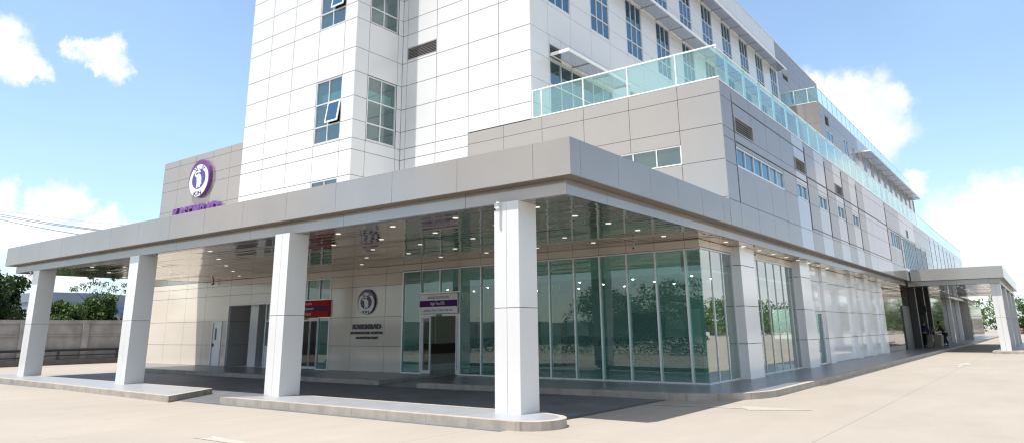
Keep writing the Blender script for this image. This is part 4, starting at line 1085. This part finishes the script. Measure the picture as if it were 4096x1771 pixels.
# ------------------------------------------------------------------ people
def skin_body(name, joints, edges, radii, material, parent, sub=1):
    og = ORG[parent.name]
    me = bpy.data.meshes.new(name); me.from_pydata([tuple(Vector(j)-og) for j in joints], edges, [])
    o = bpy.data.objects.new(name, me); COL.objects.link(o); o.parent = parent
    md = o.modifiers.new('skin', 'SKIN'); 
    for i, v in enumerate(me.skin_vertices[0].data): v.radius = (radii[i], radii[i]); v.use_root = (i == 0)
    ss = o.modifiers.new('sub', 'SUBSURF'); ss.levels = sub; ss.render_levels = sub
    bpy.context.view_layer.update()
    dg = bpy.context.evaluated_depsgraph_get(); me2 = bpy.data.meshes.new_from_object(o.evaluated_get(dg))
    o.modifiers.clear(); o.data = me2; me2.materials.clear(); me2.materials.append(material)
    for p_ in me2.polygons: p_.use_smooth = True
    ORG[o.name] = og
    return o
def person(x, y, z, face, lean, label, shirt, trousers, armtarget):
    P_ = thing('person', (x,y,z), label, 'person')
    c_, s_ = math.cos(face), math.sin(face)
    def W(f, r, h): return (x + f*c_ - r*s_, y + f*s_ + r*c_, z + h)
    ln = lean
    pel = (0,0,.92); che = (ln*.35,0,1.22); nec = (ln*.65,0,1.42); hed = (ln*.85,0,1.58)
    J = [W(*pel), W(*che), W(*nec), W(*hed), W(ln*.85+.01,0,1.67)]
    Rr = [.13,.145,.055,.085,.075]; Eg = [(0,1),(1,2),(2,3),(3,4)]
    for s in (-1, 1):
        b = len(J)
        J += [W(ln*.55,s*.17,1.38), W(ln*.55+.12,s*.22,1.12), W(*armtarget[0 if s < 0 else 1]), ]
        Rr += [.055,.042,.032]; Eg += [(1,b),(b,b+1),(b+1,b+2)]
        hx, hy, hz = armtarget[0 if s < 0 else 1]
        for q in range(4):
            J.append(W(hx+.07-.004*q, hy+(q-1.5)*.02, hz-.02)); Rr.append(.009); Eg.append((b+2, len(J)-1))
        J.append(W(hx+.03, hy-s*.045, hz)); Rr.append(.010); Eg.append((b+2, len(J)-1))
        b = len(J)
        J += [W(0,s*.10,.86), W(.05*(1+s),s*.11,.48), W(-.02+.10*s,s*.11,.07), W(.10+.10*s,s*.12,.03)]
        Rr += [.085,.062,.042,.035]; Eg += [(0,b),(b,b+1),(b+1,b+2),(b+2,b+3)]
    skin_body('body', J, Eg, Rr, M['skin'], P_)
    # clothes follow the body
    J2 = [W(*pel), W(*che), W(ln*.6,0,1.37)]; R2 = [.21,.20,.10]; E2 = [(0,1),(1,2)]
    for s in (-1,1):
        b = len(J2); t_ = armtarget[0 if s < 0 else 1]
        J2 += [W(ln*.55,s*.17,1.38), W(ln*.55+.12,s*.22,1.12), W(ln*.55*.12+t_[0]*.88, s*.2*.12+t_[1]*.88, 1.12*.12+t_[2]*.88)]
        R2 += [.072,.058,.05]; E2 += [(1,b),(b,b+1),(b+1,b+2)]
    skin_body('shirt', J2, E2, R2, shirt, P_)
    J3 = [W(0,0,.93)]; R3 = [.185]; E3 = []
    for s in (-1,1):
        b = len(J3); J3 += [W(0,s*.10,.84), W(.05*(1+s),s*.11,.48), W(-.02+.10*s,s*.11,.12)]; R3 += [.125,.09,.075]; E3 += [(0,b),(b,b+1),(b+1,b+2)]
    skin_body('trousers', J3, E3, R3, trousers, P_)
    m = MB(); hc = Vector(W(ln*.85-.015,0,1.64))
    for i in range(7):
        t0 = math.pi*i/6
    ring = []
    rows = []
    for i in range(6):
        th = R(90*i/5*1.15); rows.append([(hc.x+.105*math.sin(th)*math.cos(ph)-.02*c_, hc.y+.105*math.sin(th)*math.sin(ph)-.02*s_, hc.z+.12*math.cos(th)) for ph in [2*math.pi*k/12 for k in range(12)]])
    for i in range(5):
        for k in range(12): m.face([rows[i][k],rows[i+1][k],rows[i+1][(k+1)%12],rows[i][(k+1)%12]],0,True)
    m.build('hair', M['hair'], P_)
    m = MB()
    for s in (-1,1):
        e = Vector(W(ln*.85+.085,s*.03,1.61)); m.tube([e, e+Vector((.006*c_,.006*s_,0))],.008,8)
    m.build('eyes', M['black'], P_)
    for s in (-1,1):
        m = MB(); a = Vector(W(-.06+.10*s,s*.11,.035)); b = Vector(W(.16+.10*s,s*.12,.03)); m.tube([a,a.lerp(b,.5),b],[.045,.05,.035],8); m.build('shoe', M['black'], P_)
person(-7.0,57.4,FL,R(60),.12,'standing person in dark navy clothes beside a walker at the far entrance',M['cloth_navy'],M['cloth_dark'],[(.35,-.12,.95),(.35,.12,.95)])
person(-6.15,61.3,FL,R(185),.38,'stooping person in dark clothes leaning over the stone planter',M['cloth_olive'],M['cloth_dark'],[(.55,-.15,1.0),(.55,.15,1.0)])
WK = thing('walker', (-6.75,57.7,FL), 'small folding walking frame with wheels in front of the standing person', 'walker')
m = MB()
for s in (-.22,.22):
    m.tube([(-6.75+s,57.55,FL+.05),(-6.75+s,57.6,FL+.85),(-6.75+s,57.85,FL+.85),(-6.75+s,57.95,FL+.05)],.016,6)
m.tube([(-6.97,57.85,FL+.8),(-6.53,57.85,FL+.8)],.014,6); m.tube([(-6.97,57.9,FL+.4),(-6.53,57.9,FL+.4)],.014,6); m.build('frame', M['chrome'], WK)
for s in (-.22,.22):
    m = MB(); m.tube([(-6.77+s,57.55,FL+.06),(-6.73+s,57.55,FL+.06)],.06,12); m.build('wheel', M['tyre'], WK)
PL = thing('planter', (-6.75,60.0,FL), 'square tan stone planter with small plants by the far entrance', 'planter')
m = MB(); m.prism([(-7.25,FL),(-6.25,FL),(-6.18,FL+.8),(-7.32,FL+.8)],1,59.3,60.7); m.build('pot', M['stone'], PL)
m = MB(); leaves(m,(-6.75,60,FL+1.05),.4,120,.05); m.build('leaves', M['leaf_mid'], PL)
m = MB(); leaves(m,(-6.75,60,FL+1.1),.38,60,.04); m.build('flowers', M['sign_white'], PL)
LB = thing('round_signboard', (-6.9,58.9,2.2), 'dark round signboard between the dark columns of the far entrance', 'sign')
m = MB(); m.prism(ellipse(-7.0,2.75,.28,.45,24),1,58.2,58.28); m.build('disc', M['black'], LB)
m = MB(); m.tube([(-7.0,58.24,FL),(-7.0,58.24,2.35)],.03,8); m.build('post', M['dark_frame'], LB)

# hand sink seen inside the open ambulance bay
WC = thing('bay_trolley', (-27.7,20.6,FL), 'small steel trolley with a round bowl at the back of the ambulance bay', 'trolley')
m = MB()
for a in (-.3,.3):
    for b in (-.22,.22): m.tube([(-27.7+a,20.6+b,FL+.04),(-27.7+a,20.6+b,FL+.85)],.015,6)
m.box(-28.02,-27.38,20.36,20.84,FL+.80,FL+.83); m.box(-28.02,-27.38,20.36,20.84,FL+.3,FL+.32); m.build('frame', M['chrome'], WC)
m = MB(); m.tube([(-27.7,20.6,FL+.83),(-27.7,20.6,FL+.88),(-27.7,20.6,FL+.95)],[.12,.19,.22],16,cap=False); m.build('bowl', M['chrome'], WC)

# ------------------------------------------------------------------ cars and car port at the far right
def car(x, y, ang, paint_m, label, group='cars parked across the car park'):
    T = thing('parked_car', (x,y,0), label, 'car', group)
    c_, s_ = math.cos(ang), math.sin(ang)
    def tr(m):
        m.v = [(x + vx*c_ - vy*s_, y + vx*s_ + vy*c_, vz) for vx,vy,vz in m.v]; return m
    body = [(-2.25,.35),(-2.3,.75),(-2.2,.98),(-1.95,1.02),(-1.7,1.62),(-1.2,1.72),(.35,1.72),(1.0,1.1),(1.95,.98),(2.25,.80),(2.3,.40),(1.9,.28),(-1.9,.28)]
    m = MB(); m.prism(body, 1, -.86, .86); tr(m).build('body', paint_m, T)
    gl = [(-1.78,1.08),(-1.58,1.56),(-1.15,1.64),(.30,1.64),(.85,1.12)]
    for s in (-1,1):
        m = MB(); m.prism(gl, 1, s*.862, s*.872); tr(m).build('side_window', M['car_glass'], T)
    m = MB(); m.face([(1.02,-.76,1.11),(1.02,.76,1.11),(.39,.72,1.70),(.39,-.72,1.70)]); tr(m).build('windscreen', M['car_glass'], T)
    for wx in (-1.42,1.42):
        for s in (-1,1):
            m = MB(); m.tube([(wx,s*.70,.35),(wx,s*.90,.35)],.35,20); wo = tr(m).build('wheel', M['tyre'], T)
            m = MB(); m.tube([(wx,s*.895,.35),(wx,s*.912,.35)],.21,16); ro = tr(m).build('rim', M['chrome'], T); ro.parent = wo; ORG[ro.name] = ORG[wo.name]
    for s in (-1,1):
        m = MB(); m.box(2.22,2.32,s*.55-.2,s*.55+.2,.68,.84); tr(m).build('headlight', M['chrome'], T)
    return T
car(-4.4,176,R(-100),M['car_red'],'orange red car parked at the right edge beyond the columns')
for i,(x,y,a) in enumerate([(24,46,175),(24,52,178),(25,66,176),(24,80,172),(24.5,94,180)]):
    car(x,y,R(a),M['car_white'],['white car alone nearest the road in the side car park','white car second along the side car park','white car mid way along the side car park','white car fourth along the side car park','white car farthest along the side car park'][i],'white cars mirrored in the side wall')
CP = thing('carport', (-3,150,0), 'white roofed car shelter far beyond the drop-off canopy', 'shelter')
m = MB(); m.prism([(-5.2,2.75),(6,3.0),(6,3.12),(-5.2,2.9)],1,150,200); m.build('roof', M['roof_white'], CP)
for yy_ in (151,163,175,187,199):
    m = MB(); m.tube([(-2.2,yy_,0),(-2.2,yy_,2.8)],.09,8); m.build('post', M['white_frame'], CP)
